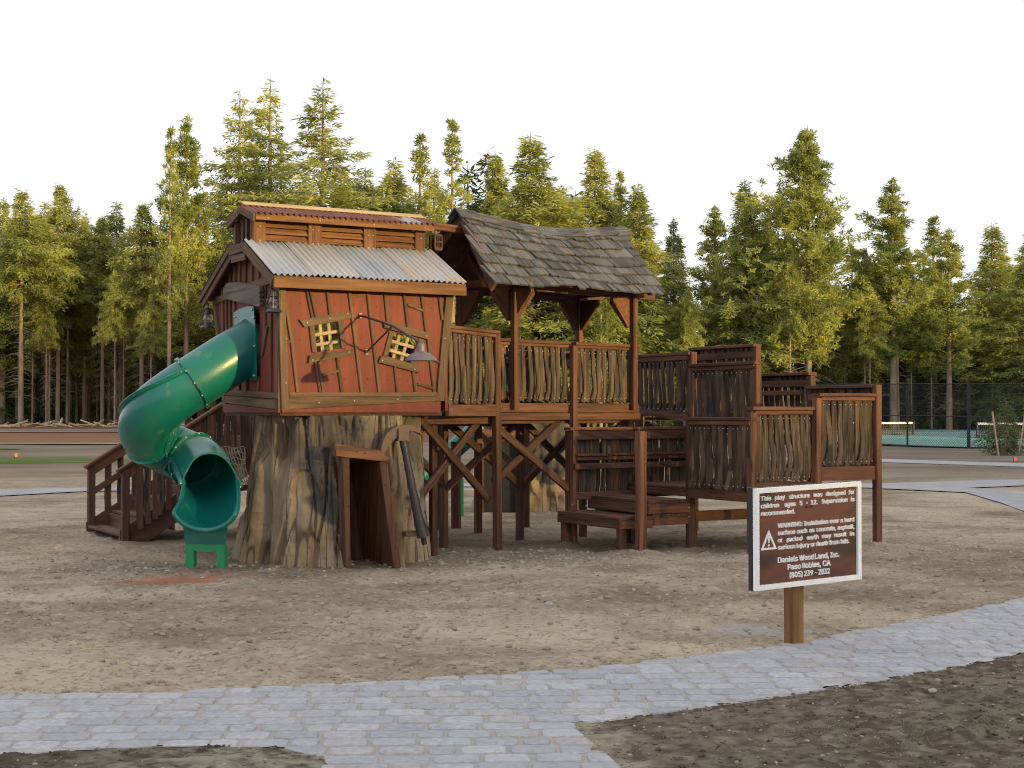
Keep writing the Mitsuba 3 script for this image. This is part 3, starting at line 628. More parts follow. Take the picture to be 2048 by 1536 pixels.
m = slab([(.97, 1.12), (.99, 1.12), (1.165, -.04), (1.145, -.04)], W(0, -.24, 0), UD, ZD, VD, .75); add(rec, 'side_panel', m, 'm_stain', g=ZD)
add(rec, 'back_panel', boxm(W(.88, .5, .55), (.62, .02, 1.18), UVZ), 'm_dark', g=ZD)
add(rec, 'top_panel', boxm(W(.82, .13, 1.125), (.5, .74, .02), UVZ), 'm_dark', g=VD)
add(fr, 'bolts', studs([W(u, dv - .002, z) for u, z in ((.585, 1.05), (.60, .65), (.612, .12), (1.02, .85), (1.14, .2))] + [W(u, dv - .032, z) for u, z in ((.68, 1.2), (.77, 1.185))], FN, .009), 'm_iron', kind='stuff')

pk = thing('pickaxe', 'oversized old pickaxe mounted head up on the right side of the stump beside the door', 'pickaxe')
pv_ = -.36
outer = [(.957, 1.165), (.965, 1.25), (.99, 1.325), (1.03, 1.39), (1.09, 1.43), (1.16, 1.46), (1.24, 1.474), (1.31, 1.468), (1.37, 1.445), (1.415, 1.40), (1.44, 1.36)]
inner = [(1.39, 1.385), (1.35, 1.402), (1.30, 1.408), (1.24, 1.40), (1.18, 1.375), (1.124, 1.33), (1.07, 1.28), (1.01, 1.205)]
m = slab(outer + inner, W(0, pv_ + .08, 0), UD, ZD, FN, .075); add(pk, 'head', m, 'm_pick')
add(pk, 'collar', boxm(W(1.205, pv_ + .03, 1.37), (.12, .11, .13), UVZ), 'm_pick')
hp = np.array([W(1.21, pv_ + .03, 1.34), W(1.245, pv_ + .03, 1.2), W(1.33, pv_ + .03, .8), W(1.40, pv_ + .03, .5), W(1.455, pv_ + .03, .30)])
add(pk, 'handle', tube(hp, [.040, .038, .043, .052, .064], 14), 'm_iron', smooth=40)
add(pk, 'pin', tube([W(1.455, pv_ + .03, .31), W(1.47, pv_ + .03, .22)], .03, 10), 'm_black', smooth=40)
add(pk, 'bracket', boxm(W(1.36, pv_ + .12, .33), (.2, .16, .05), UVZ), 'm_dark', g=UD)
# ---------------------------------------------------------------- rails with crooked slats
def slats(parent, a, b, za, zb, n, bow=.03, lean=0., wd=.062, off=.0, seed=0, face=1, jit=1.0, skip=()):
    """n bent slats between (u, v) points a and b, from height za to zb (pairs left/right)."""
    r = np.random.default_rng(seed + 100)
    a, b = np.array(a, float), np.array(b, float); t2 = (b - a) / np.linalg.norm(b - a); L = np.linalg.norm(b - a)
    tw = UD * t2[0] + VD * t2[1]; nw = UD * t2[1] - VD * t2[0]
    for i in range(n):
        if i in skip: continue
        s = (i + .5 + r.normal(0, .08) * jit) / n
        p = a + (b - a) * s; lo = za[0] + (za[1] - za[0]) * s + r.normal(0, .008); hi = zb[0] + (zb[1] - zb[0]) * s + r.normal(0, .006)
        w_ = wd * r.uniform(.92, 1.3); ln = lean + r.normal(0, .01) * jit; bw = bow * r.uniform(.85, 1.3); ph = r.uniform(.4, .6)
        pts = []
        for q in (0, .18, .38, .58, .8, 1):
            x = ln * (q - .5) + bw * (1.5 * math.sin(math.pi * q) - .9) + bw * .55 * math.sin(2 * math.pi * (q + ph * .3)) + r.normal(0, .004)
            pts.append(W(p[0], p[1], lo + (hi - lo) * q) + tw * x + nw * (off + .012 * math.sin(3.1 * q + i)))
        add(parent, 'slat', sweep(pts, tw, w_, .024, .005), 'm_slat', g=ZD + tw * .02)
    return tw, nw
def rail(parent, a, b, zlo, zhi, n, seed=0, cap=True, beam=None, back=True, apron=.07, mat='m_stain', capover=.05, bow=.03, lean=0., wd=.062, capw=.13, noslat=False, side=1, skip=()):
    """Slatted rail: cap board, apron, hidden back rails and, where given, a bottom beam (z0, z1)."""
    a, b = np.array(a, float), np.array(b, float); t2 = (b - a) / np.linalg.norm(b - a)
    A = lambda s, z: W(*(a + (b - a) * s), z)
    tw = UD * t2[0] + VD * t2[1]; nw = (UD * t2[1] - VD * t2[0])
    zl = (zlo, zlo) if np.isscalar(zlo) else zlo; zh = (zhi, zhi) if np.isscalar(zhi) else zhi
    if not noslat: slats(parent, a, b, zl, (zh[0] - .02, zh[1] - .02), n, seed=seed, bow=bow, lean=lean, wd=wd, off=.012 * side, skip=skip)
    e = tw * capover
    if cap: add(parent, 'cap_rail', bar(A(0, zh[0]) - e, A(1, zh[1]) + e, capw, .038, nw), mat, g=tw)
    if apron: add(parent, 'apron', bar(A(0, zh[0] - .02 - apron / 2) + nw * .035 * side, A(1, zh[1] - .02 - apron / 2) + nw * .035 * side, apron, .03, ZD), mat, g=tw)
    if back:
        for dz in (.07,): add(parent, 'back_rail', bar(A(0, zl[0] + dz) - nw * .028 * side, A(1, zl[1] + dz) - nw * .028 * side, .085, .034, ZD), mat, g=tw)
        add(parent, 'back_rail', bar(A(0, zh[0] - .12) - nw * .028 * side, A(1, zh[1] - .12) - nw * .028 * side, .085, .034, ZD), mat, g=tw)
    if beam:
        z0, z1 = beam; z0 = (z0, z0) if np.isscalar(z0) else z0; z1 = (z1, z1) if np.isscalar(z1) else z1
        add(parent, 'beam', slab([(0, z0[0]), (1, z0[1]), (1, z1[1]), (0, z1[0])], W(*a, 0) + nw * .045 * side, A(1, 0) - A(0, 0), ZD, -nw * side, .05), mat, g=tw)
    add(parent, 'bolts', studs([A((i + .5) / max(n, 1), z) + nw * .03 * side for i in range(n) for z in (zh[0] + (zh[1] - zh[0]) * (i + .5) / max(n, 1) - .11, zl[0] + (zl[1] - zl[0]) * (i + .5) / max(n, 1) + .04)], nw * side, .007), 'm_bolt', kind='stuff')
def post(parent, u, v, z0, z1, s=.09, mat='m_stain', lean=(0, 0), name='post', sy=None, **kw):
    return add(parent, name, sweep([W(u, v, z0), W(u + lean[0], v + lean[1], z1)], UD, s, sy or s, .008), mat, g=ZD, **kw)

# ---------------------------------------------------------------- covered bridge
br = thing('covered_bridge', 'raised stained timber bridge with slatted rails under a sagging grey shingle roof', 'bridge')
# short steep panel beside the cabin
rail(br, (1.93, .07), (2.74, .46), (1.70, 1.70), (2.535, 2.51), 8, seed=1, apron=.04, beam=((1.56, 1.56), (1.685, 1.69)), bow=.04, wd=.07)
# the bridge itself swings a little away from the cabin's front line
W0, UD0, VD0 = W, UD, VD
UB = UD0 * math.cos(math.radians(14)) + VD0 * math.sin(math.radians(14)); VB = -UD0 * math.sin(math.radians(14)) + VD0 * math.cos(math.radians(14))
PB0 = W0(2.78, .52, 0)
def W(u, v, z): return PB0 + UB * (u - 2.78) * 1.232 + VB * (v - .5) + ZD * z
UD, VD = UB, VB
FN, UVZ = -VD, np.array([UD, VD, ZD])
for j in range(7):
    v = .56 + j * .125
    add(br, 'deck_board', bar(W(1.9, v, 1.60), W(4.72 + .3 * (v - .5), v, 1.60), .118, .035, VD), 'm_dark', g=UD)
for v in (.56, 1.33): add(br, 'joist', bar(W(1.9, v, 1.52), W(4.8, v, 1.52), .10, .045, ZD), 'm_dark', g=UD)
rail(br, (2.83, .5), (3.74, .5), 1.73, 2.43, 12, seed=2, apron=.035, beam=(1.605, 1.71), capover=.03, bow=.05, wd=.062, skip=(1,))
rail(br, (3.86, .5), (4.78, .5), 1.73, 2.43, 12, seed=3, apron=.035, beam=(1.60, 1.71), capover=.03, bow=.05, wd=.064)
add(br, 'beam', bar(W(2.83, .49, 1.553), W(4.82, .49, 1.553), .085, .06, ZD), 'm_stain', g=UD)
rail(br, (2.3, 1.36), (4.7, 1.36), 1.72, 2.36, 26, seed=4, side=-1, beam=(1.52, 1.70))
post(br, 2.785, .44, -.1, 2.50, .085, lean=(-.01, .02))
post(br, 2.66, .42, 1.7, 2.5, .05, mat='m_slat')
post(br, 3.80, .44, -.1, 2.40, .075)
post(br, 4.72, .55, -.1, 1.6, .085)
for u in (2.78, 3.8, 4.72): post(br, u, 1.36, -.1, 1.6, .085, mat='m_dark')
post(br, 2.18, .70, -.1, 1.56, .075); post(br, 2.32, 1.15, -.1, 1.56, .075)
for (p, q, vv, mt) in (((1.86, 1.60), (2.76, .60), .56, 'm_stain'), ((2.75, 1.585), (1.93, .62), .63, 'm_dark'), ((2.85, 1.40), (3.77, .69), .50, 'm_stain'), ((3.77, 1.565), (2.82, .80), .56, 'm_stain'),
                   ((3.84, 1.50), (4.7, .75), .54, 'm_stain'), ((4.7, 1.5), (3.84, .75), .6, 'm_dark')):
    add(br, 'brace', bar(W(p[0], vv, p[1]), W(q[0], vv, q[1]), .085, .05, Wd(q[1] - p[1], 0, p[0] - q[0])), mt, g=W(q[0], vv, q[1]) - W(p[0], vv, p[1]))
for (p, q) in (((2.0, 1.55), (2.75, .75)), ((2.78, 1.5), (3.78, .7)), ((3.78, 1.5), (2.78, .7)), ((3.82, 1.5), (4.7, .7)), ((4.7, 1.5), (3.82, .7))):
    add(br, 'brace', bar(W(p[0], 1.33, p[1]), W(q[0], 1.33, q[1]), .085, .05, Wd(q[1] - p[1], 0, p[0] - q[0])), 'm_dark', g=W(q[0], 0, q[1]) - W(p[0], 0, p[1]))
# roof frame
PF = ((2.985, .46), (4.66, .46)); PB = ((2.985, 1.35), (4.66, 1.35))
for (u, v) in PF: post(br, u, v - .045, 1.64, 3.05, .08)
for (u, v) in PB: post(br, u, v, 1.6, 3.05, .08)
for (u, v), du in ((PF[0], 1), (PF[1], -1), (PB[0], 1), (PB[1], -1)):
    m = slab([(0, 0), (0, .36), (.30, .36), (.30, .30), (.03, -.02)], W(u + du * .04, v - .02, 2.68), UD * du, ZD, VD, .05); add(br, 'gusset', m, 'm_stain', g=Wd(du * .7, 0, .7))
for (u, v), dv_ in ((PF[0], 1), (PF[1], 1), (PB[0], -1), (PB[1], -1)):
    m = slab([(0, 0), (0, .36), (.30, .36), (.30, .30), (.03, -.02)], W(u - .02, v + dv_ * .04, 2.68), VD * dv_, ZD, UD, .05); add(br, 'gusset', m, 'm_stain', g=Wd(0, dv_ * .7, .7))
m = slab([(0, .0), (.02, .34), (-.26, .36), (-.27, .3)], W(2.985, .42, 2.68), VD, ZD, UD, .05); add(br, 'gusset', m, 'm_stain', g=ZD)
for v in (.46, 1.37): add(br, 'plate', bar(W(2.62, v, 3.07), W(5.0, v, 3.07), .10, .07, ZD), 'm_stain', g=UD)
for u in (2.98, 4.66): 
    add(br, 'tie_beam', bar(W(u, .38, 3.12), W(u, 1.48, 3.12), .09, .07, ZD), 'm_stain', g=VD)
    for s in (-1, 1): add(br, 'strut', bar(W(u, .93, 3.14), W(u, .93 + s * .3, 3.5), .06, .05, UD), 'm_stain', g=ZD)
    for s in (-1, 1): add(br, 'rafter', bar(W(u, .93, 3.83), W(u, .93 + s * .80, 3.06), .08, .05, UD), 'm_dark', g=ZD)
add(br, 'ridge_beam', bar(W(2.33, .93, 3.72), W(5.2, .93, 3.70), .085, .06, ZD), 'm_stain', g=UD)
for u, ue in ((2.70, 2.50),):
    for s in (-1, 1):
        add(br, 'rake_board', sweep([W(u, .93, 3.875), W(ue, .93 + s * .80, 2.995)], UD, .04, .12), 'm_stain' , g=ZD)
rf = nm(br, 'shingle_roof'); labels[rf] = {'label': 'weathered grey wood shingle roof with sagging ridge'}
t_ = lambda u: (u - 2.55) / 2.45
def ridge_z(u): t = (u - 2.55) / 2.45; return 3.945 + .02 * t - .115 * math.sin(math.pi * min(max(t, 0), 1)) ** 1.5
def roof_pt(u, t, s, lift=0.):
    """t = 0 at the ridge, 1 at the eave; s = -1 the front slope, 1 the back."""
    zr = ridge_z(u) - .03; ze = 3.04 + .03 * t_(u) + .012 * math.sin(u * 4)
    d = np.array([.80, ze - zr]); L = np.linalg.norm(d)
    return W(u, .93 + s * .80 * t, zr + (ze - zr) * t) + (Wd(0, s * (zr - ze) / L, .80 / L)) * lift
r_ = np.random.default_rng(12)
us = np.linspace(2.72, 4.8, 24)
for s in (-1, 1):
    v = [roof_pt(u, t, s, -.02) for t in (0, .5, .98) for u in us]; f = []
    for j in range(2):
        for i in range(len(us) - 1): A = j * len(us) + i; f += [(A, A + 1, A + len(us) + 1), (A, A + len(us) + 1, A + len(us))]
    add(rf, 'decking', TM(v, f), 'm_dark', g=UD)
def shingle(u, w_, t0, t1, s, l0, l1, th, skew):
    c = [roof_pt(u, t0, s, l0), roof_pt(u + w_, t0, s, l0), roof_pt(u + w_ + skew, t1, s, l1), roof_pt(u + skew, t1, s, l1 + r_.normal(0, .003))]
    nrm = np.cross(c[1] - c[0], c[3] - c[0]); nrm /= np.linalg.norm(nrm); nrm *= np.sign(nrm[2])
    v = c + [p + nrm * th * (.35 if i < 2 else 1) for i, p in enumerate(c)]
    f = [(4, 5, 6), (4, 6, 7), (0, 2, 1), (0, 3, 2), (3, 6, 2), (3, 7, 6), (0, 4, 7), (0, 7, 3), (1, 2, 6), (1, 6, 5), (0, 1, 5), (0, 5, 4)]
    return TM(v, f), c[3] - c[0]
NC = 7
backs = []
for s in (-1, 1):
    for k in range(NC):
        t1 = .17 + k * (1.03 - .17) / (NC - 1); t0 = max(t1 - .27, .0)
        ua = 2.67 - .029 * k; ue = 4.93 - .012 * k; u = ua - r_.uniform(0, .05)
        while u < ue - .03:
            w_ = min(r_.choice([.085, .11, .14, .18, .22]) * r_.uniform(.9, 1.1), ue - u)
            if ue - u - w_ < .05: w_ = ue - u
            m, gd = shingle(u, w_ - .006, t0, t1 + r_.normal(0, .014), s, .0, .025 + r_.uniform(0, .012), .020, r_.normal(0, .006))
            if s < 0: add(rf, 'shingle', m, 'm_shingle', g=gd)
            else: KTONE[0] += 1; backs.append(grain(m, gd))
            u += w_
q = np.vstack([b[0][0] for b in backs]); add(rf, 'rear_shingles', TM(q, np.arange(len(q)).reshape(-1, 3)), 'm_shingle', uv=np.vstack([b[1] for b in backs]), kind='stuff')
u = 2.60
while u < 4.9:
    w_ = r_.uniform(.17, .30)
    for s in (-1, 1):
        dz = .012 + r_.normal(0, .006)
        a0, a1 = ridge_z(u), ridge_z(min(u + w_ + .04, 5.0))
        p = [W(u, .93, a0 + .012), W(u + w_ + .03, .93, a1 + .026), W(u + w_ + .03, .93 + s * .115, a1 - .085), W(u, .93 + s * .115, a0 - .10)]
        nn = np.cross(p[1] - p[0], p[3] - p[0]); nn /= np.linalg.norm(nn); nn *= np.sign(nn[2])
        v = p + [x + nn * .016 for x in p]
        f = [(4, 5, 6), (4, 6, 7), (0, 2, 1), (0, 3, 2), (3, 6, 2), (3, 7, 6), (0, 4, 7), (0, 7, 3), (1, 2, 6), (1, 6, 5), (0, 1, 5), (0, 5, 4)]
        add(rf, 'ridge_shingle', TM(v, f), 'm_shingle', g=p[1] - p[0])
    u += w_
# hanging pulley blocks at both ends of the ridge beam
def pulley(u, z, label, turn):
    pl = thing('pulley_block', label, 'pulley')
    a, n2 = (VD, UD) if turn else (UD, VD)
    pts = Polygon(sbox(-.06, -.095, .06, .095).buffer(-.03).buffer(.03, quad_segs=3).exterior, [sbox(x - .012, y - .026, x + .012, y + .026).exterior.coords for x in (-.03, 0.002, .034) for y in (-.03, .04)])
    add(pl, 'cheek', slab(pts, W(u, .93, z) - n2 * .05, a, ZD, n2, .022), 'm_dark', g=ZD)
    add(pl, 'cheek', slab(pts, W(u, .93, z) + n2 * .03, a, ZD, n2, .022), 'm_dark', g=ZD)
    for q in (-.03, .034): add(pl, 'sheave', tube([W(u, .93, z + q) - n2 * .03, W(u, .93, z + q) + n2 * .03], .04, 14), 'm_slat', g=n2)
    add(pl, 'hook', tube([W(u, .93, z + .08), W(u, .93, z + .17)], .007, 6), 'm_iron')
pulley(2.37, 3.54, 'wooden pulley block hanging from the left end of the shingle roof ridge beam', False)
pulley(5.14, 3.52, 'wooden pulley block hanging from the right end of the shingle roof ridge beam', True)

W, UD, VD = W0, UD0, VD0
FN, UVZ = -VD, np.array([UD, VD, ZD])

# ---------------------------------------------------------------- access ramp with turns
ra = thing('access_ramp', 'dark stained ramp with bent slat rails turning at the right end of the bridge', 'ramp')
def floor_(u0, u1, v0, v1, z, along=True):
    n = max(2, int((v1 - v0) / .13))
    for j in range(n):
        v = v0 + (j + .5) * (v1 - v0) / n
        add(ra, 'deck_board', bar(W(u0, v, z), W(u1, v, z), (v1 - v0) / n - .008, .035, VD), 'm_dark', g=UD)
floor_(4.9, 5.72, -1.45, -.45, .80); floor_(5.85, 6.65, -1.45, -.42, .97); floor_(5.85, 6.65, -.38, .60, 1.25); floor_(5.85, 6.65, .66, 1.92, 1.52)
add(ra, 'deck', slab([(5.1, 1.15), (5.75, 1.95), (6.65, 1.95), (6.65, 2.4), (4.95, 1.9)], W(0, 0, 1.555), UD, VD, ZD, .035), 'm_dark', g=UD)
rail(ra, (5.8, 1.94), (5.8, .84), (1.62, 1.60), (2.345, 2.345), 11, seed=11, beam=((1.585, 1.48), (1.66, 1.60)), apron=.06, bow=.045, lean=-.02, wd=.068)
rail(ra, (5.8, .76), (5.8, -.46), 1.36, 2.19, 13, seed=12, beam=(1.2, 1.33), apron=.05, bow=.045, lean=-.03, wd=.072)
rail(ra, (6.7, 1.95), (6.7, .66), 1.62, 2.46, 13, seed=13, beam=(1.5, 1.6), apron=.10, bow=.03, side=-1)
rail(ra, (6.7, .60), (6.7, -.38), 1.36, 2.075, 10, seed=14, beam=(1.2, 1.33), apron=.11, bow=.03, side=-1)
add(ra, 'handrail', bar(W(6.64, .62, 1.84), W(6.64, -.3, 1.84), .06, .04, ZD), 'm_stain', g=VD)
rail(ra, (6.7, -.40), (6.7, -1.46), 1.08, 1.905, 10, seed=15, beam=(.9, 1.05), apron=.13, bow=.03, side=-1)
add(ra, 'handrail', bar(W(6.64, -.4, 1.62), W(6.64, -1.4, 1.62), .06, .04, ZD), 'm_stain', g=VD)
rail(ra, (4.9, -1.5), (5.72, -1.5), .84, 1.645, 11, seed=16, beam=(.66, .83), apron=.05, bow=.068, lean=.0, wd=.06, capover=.04)
rail(ra, (5.85, -1.5), (6.66, -1.5), 1.0, 1.80, 10, seed=17, beam=(.83, .985), apron=.045, bow=.062, lean=.06, wd=.064, capover=.04)
rail(ra, (4.85, -.44), (4.85, -1.56), .74, 1.53, 13, seed=18, beam=(.62, .73), apron=.05, bow=.06, lean=.03, wd=.07)
for (u, v, z0, z1, mt) in ((4.875, -.40, -.1, 1.5, 'm_dark'), (5.81, .80, -.1, 2.36, 'm_stain'), (5.80, -.47, -.1, 2.15, 'm_stain'), (4.86, -1.53, -.1, 1.60, 'm_stain'), (5.785, -1.54, -.1, 1.76, 'm_stain'), (6.70, -1.53, -.1, 1.92, 'm_stain'),
                           (6.7, .57, -.1, 2.05, 'm_dark'), (6.7, -.40, -.1, 2.05, 'm_dark'), (6.7, .63, 1.5, 2.45, 'm_stain'), (6.7, 1.95, -.1, 2.45, 'm_dark'), (5.8, 1.97, -.1, 2.34, 'm_dark')):
    post(ra, u, v, z0, z1, .085, mat=mt)
add(ra, 'beam', bar(W(4.93, -.40, .40), W(5.75, -.40, .40), .12, .05, ZD), 'm_orange', g=UD)
add(ra, 'brace', bar(W(5.83, 1.9, .9), W(5.83, .85, 1.45), .08, .05, ZD), 'm_stain', g=VD)
add(ra, 'brace', bar(W(5.87, 1.9, 1.45), W(5.87, .85, .9), .08, .05, ZD), 'm_dark', g=VD)

# ---------------------------------------------------------------- transfer steps
ts = thing('transfer_steps', 'low stained wooden steps with green grab handles in front of the bridge', 'steps')
def block(u0, u1, v0, v1, z0, z1, nb):
    for j in range(nb):
        u = u0 + (j + .5) * (u1 - u0) / nb
        add(ts, 'tread_board', bar(W(u, v0, z1 - .018), W(u, v1, z1 - .018), (u1 - u0) / nb - .006, .036, UD), 'm_dark', g=VD)
    add(ts, 'fascia', bar(W(u0 + .02, v0, (z0 + z1) / 2 - .018), W(u0 + .02, v1, (z0 + z1) / 2 - .018), z1 - z0 - .038, .035, ZD), 'm_dark', g=VD)
    add(ts, 'fascia', bar(W(u0 + .04, v0 + .02, (z0 + z1) / 2 - .018), W(u1, v0 + .02, (z0 + z1) / 2 - .018), z1 - z0 - .038, .035, ZD), 'm_stain', g=UD)
block(3.84, 4.30, -.46, .86, .29, .425, 3)
block(4.25, 4.84, -.44, .82, .445, .60, 4)
block(4.32, 4.84, -.425, .78, .31, .44, 4)
block(4.9, 5.72, -.39, .9, .62, .74, 5)
for (u, v) in ((3.92, .80), (3.92, -.38), (4.80, .60), (4.8, .76)): post(ts, u, v, -.1, .31, .085, mat='m_dark')
post(ts, 4.04, -.60, -.1, 1.39, .10)
HV = lambda u: .80 + .12 * (u - 4.0)
post(ts, 4.0, .84, .42, 1.38, .08); post(ts, 4.66, .90, .4, 1.38, .12)
for nme, u0, dv0, z0, w_, h_, sd_, mt in (('cap_rail', 3.92, -.03, 1.405, .12, .035, VD, 'm_stain'), ('rail_board', 4.01, -.06, 1.33, .115, .035, ZD, 'm_stain'), ('cap_rail', 4.02, -.08, 1.09, .09, .03, VD, 'm_stain'),
                                       ('rail_board', 4.03, -.085, 1.05, .05, .035, ZD, 'm_stain'), ('rail_board', 3.97, -.12, .955, .07, .035, ZD, 'm_dark'), ('rail_board', 3.99, -.06, .60, .09, .04, ZD, 'm_dark')):
    add(ts, nme, bar(W(u0, HV(u0) + dv0, z0), W(5.93, HV(5.93) + dv0, z0), w_, h_, sd_), mt, g=UD)
slats(ts, (4.06, HV(4.06)), (5.9, HV(5.9)), (.62, .62), (1.36, 1.36), 23, bow=.022, wd=.068, seed=21)
for (u, v) in ((4.78, .55), (5.0, -.30)):
    h = tube([W(u, v, .72), W(u - .0, v - .07, .735), W(u, v - .08, .77), W(u, v - .08, 1.07), W(u, v - .07, 1.105), W(u, v, 1.12)], .017, 10)
    add(ts, 'grab_handle', h, 'm_green', smooth=40)
add(ts, 'bolts', studs([W(3.828, v, .52) for v in (.2, .5, .9)] + [W(4.82, -.45, z) for z in (.5, .4)], -UD, .008), 'm_bolt', kind='stuff')

# ---------------------------------------------------------------- staircase at the left
sk = thing('staircase', 'dark stained wooden staircase with slatted rails climbing to the right behind the green slide', 'staircase')
def sz(u): return .12 + (u + .5) * .625
for j in range(8):
    u0 = -.55 + j * .31; z = .10 + j * .194
    add(sk, 'tread', bar(W(u0 + .13, 3.9, z), W(u0 + .13, 5.4, z), .30, .04, UD), 'm_dark', g=VD)
    add(sk, 'riser', bar(W(u0 + .27, 3.9, z + .09), W(u0 + .27, 5.4, z + .09), .17, .025, ZD), 'm_dark', g=VD)
for v, sd in ((3.86, 1), (5.44, -1)):
    m = slab([(-.58, -.03), (-.3, -.03), (2.05, 1.40), (2.05, 1.66), (1.9, 1.66), (-.58, .16)], W(0, v, 0), UD, ZD, VD, .05); add(sk, 'stringer', m, 'm_dark', g=Wd(.85, 0, .53))
    up = Wd(-.53, 0, .85)
    for dz, w_, mt in ((.80, .14, 'm_stain'), (.50, .08, 'm_stain')):
        if sd > 0 and dz < .6: continue
        add(sk, 'rail_board', bar(W(-.56, v, sz(-.56) + dz - .06), W(2.05, v, sz(2.05) + dz - .06), w_, .04, up), mt, g=Wd(.85, 0, .53))
    add(sk, 'cap_rail', bar(W(-.62, v - .02, sz(-.62) + .835), W(2.05, v - .02, sz(2.05) + .835), .11, .035, VD), 'm_stain', g=Wd(.85, 0, .53))
    for u in (-.52, .55, 1.95): post(sk, u, v + (-.02 if sd > 0 else .02), -.1, sz(u) + .80, .09, mat='m_dark' if u < 0 else 'm_stain')
    r2 = np.random.default_rng(31 + sd)
    n = 25 if sd > 0 else 13
    for i in range(n):
        u = -.40 + (i + .5) * 2.35 / n + r2.normal(0, .01)
        x = [r2.normal(0, .008) for _ in range(4)]
        add(sk, 'slat', sweep([W(u + x[q], v - .03 * sd, sz(u) + (-.05, .22, .5, .76)[q]) for q in range(4)], UD, .078 * r2.uniform(.8, 1.15), .024, .004), 'm_slat' if i % 2 else 'm_dark', g=ZD)
# rear deck that the stairs lead to, and its posts
dk = thing('rear_platform', 'raised timber platform on square posts behind the red cabin and bridge', 'platform')
for j in range(14):
    v = 1.72 + j * .26
    add(dk, 'deck_board', bar(W(2.06, v, 1.56), W(3.85, v, 1.56), .25, .04, VD), 'm_dark', g=UD)
for (u, v) in ((3.63, 3.62), (3.81, 2.77), (2.1, 3.7), (2.1, 5.3), (3.8, 5.3)): post(dk, u, v, -.1, 1.54, .085, mat='m_stain')
add(dk, 'post', tube([W(4.12, 3.97, -.1), W(4.10, 3.95, 1.2)], .07, 12), 'm_stain', g=ZD)
add(dk, 'beam', bar(W(3.82, 1.7, 1.48), W(3.82, 5.4, 1.48), .12, .05, ZD), 'm_dark', g=VD)
add(dk, 'brace', bar(W(2.2, 3.6, 1.5), W(3.6, 3.6, .55), .08, .05, ZD), 'm_dark', g=UD)
add(dk, 'brace', bar(W(3.6, 3.66, 1.5), W(2.2, 3.66, .5), .08, .05, ZD), 'm_dark', g=UD)

# ---------------------------------------------------------------- second tower glimpsed under the bridge
s2 = thing('tree_stump', 'second carved stump with dark doorway seen between the bridge posts behind the braces', 'tree stump')
cx, cy = .46, 25.2
sm, suv = make_stump(cx, cy, 1.0, 1.62, 21, nth=160, nz=60)
add(s2, 'trunk', sm, 'm_stump', smooth=True, uv=(suv + [.72, 0]) % [1.0, 9])  # char patch turned to the front, standing in for shade there
fr = nm(s2, 'door_frame')
add(fr, 'lintel', boxm((-.10, 24.0, 1.27), (.95, .16, .12)), 'm_stain', g=(1, 0, 0))
for x in (-.50, .20): add(fr, 'jamb', boxm((x, 24.0, .58), (.09, .15, 1.26)), 'm_stain', g=(0, 0, 1))
add(fr, 'dark_panel', boxm((-.15, 24.12, .55), (.64, .05, 1.3)), 'm_black')  # doorway darkness painted as a black sheet, no hollow behind it
add(s2, 'platform', boxm((1.1, 25.3, 1.66), (2.4, 2.2, .09)), 'm_dark', g=(1, 0, 0))
for (x, y) in ((.194, 20.8), (2.2, 24.3), (-.1, 26.2), (2.2, 26.2)): add(s2, 'post', boxm((x, y, .75), (.1, .1, 1.7)), 'm_stain', g=(0, 0, 1))
for x0, x1 in ((-.5, .2), (1.0, .2)): add(s2, "brace", bar((x0, 20.8, 1.35), (x1, 20.8, .72), .09, .05, (0, 0, 1)), 'm_dark', g=(1, 0, -.8))
g2 = thing('tube_slide', 'teal slide half hidden behind the braces under the bridge', 'slide')
add(g2, 'chute', tube([(-.55, 24.6, 1.35), (-1.0, 24.3, .95), (-1.5, 23.9, .55)], .16, 14), 'm_slide', smooth=40)
add(g2, 'leg', boxm((-.78, 23.2, .28), (.07, .07, .6)), 'm_green')
# ---------------------------------------------------------------- green tube slide
sl = thing('tube_slide', 'glossy green spiral tube slide bolted to the red cabin, open chute on green legs', 'slide')
CP = np.array([(-2.70, 16.14, 2.36), (-2.806, 16.08, 2.30), (-3.10, 15.91, 2.10), (-3.38, 15.79, 1.90), (-3.66, 15.76, 1.70), (-3.88, 15.93, 1.50), (-3.90, 16.26, 1.31), (-3.68, 16.44, 1.17), (-3.42, 16.28, 1.07), (-3.24, 15.92, .95), (-3.12, 15.55, .84), (-3.07, 15.25, .74), (-3.06, 15.02, .685)])
tt = np.concatenate([[0], np.cumsum(np.linalg.norm(np.diff(CP, axis=0), axis=1))])
CS = CubicSpline(tt, CP)
RS, NS = .285, 40
def frame(s):
    p = CS(s); t = CS(s, 1); t = t / np.linalg.norm(t)
    b = np.cross(t, ZD); b /= np.linalg.norm(b); n = np.cross(b, t)   # b = right of travel, n = up
    return p, t, b, n
def tube_seg(s0, s1, R0, m=30, a0=0, a1=2 * np.pi, open_=False, r1=None):
    an = np.linspace(a0, a1, NS + 1); vs = []
    for i, s in enumerate(np.linspace(s0, s1, m)):
        p, t, b, n = frame(s); r = R0 if r1 is None else R0 + (r1 - R0) * (i / (m - 1)) ** 2
        vs.append(p + r * (np.cos(an)[:, None] * b + np.sin(an)[:, None] * n))
    v = np.vstack(vs); f = []
    for i in range(m - 1):
        for j in range(NS): A = i * (NS + 1) + j; f += [(A, A + 1, A + NS + 2), (A, A + NS + 2, A + NS + 1)]
    return TM(v, f)
cuts = [0.02, tt[3] - .02, tt[6] - .02, tt[8] - .05]
for i in range(3):
    add(sl, 'tube_section', tube_seg(cuts[i], cuts[i + 1], RS - (.004 if i % 2 else 0), 26), 'm_slide', smooth=True)
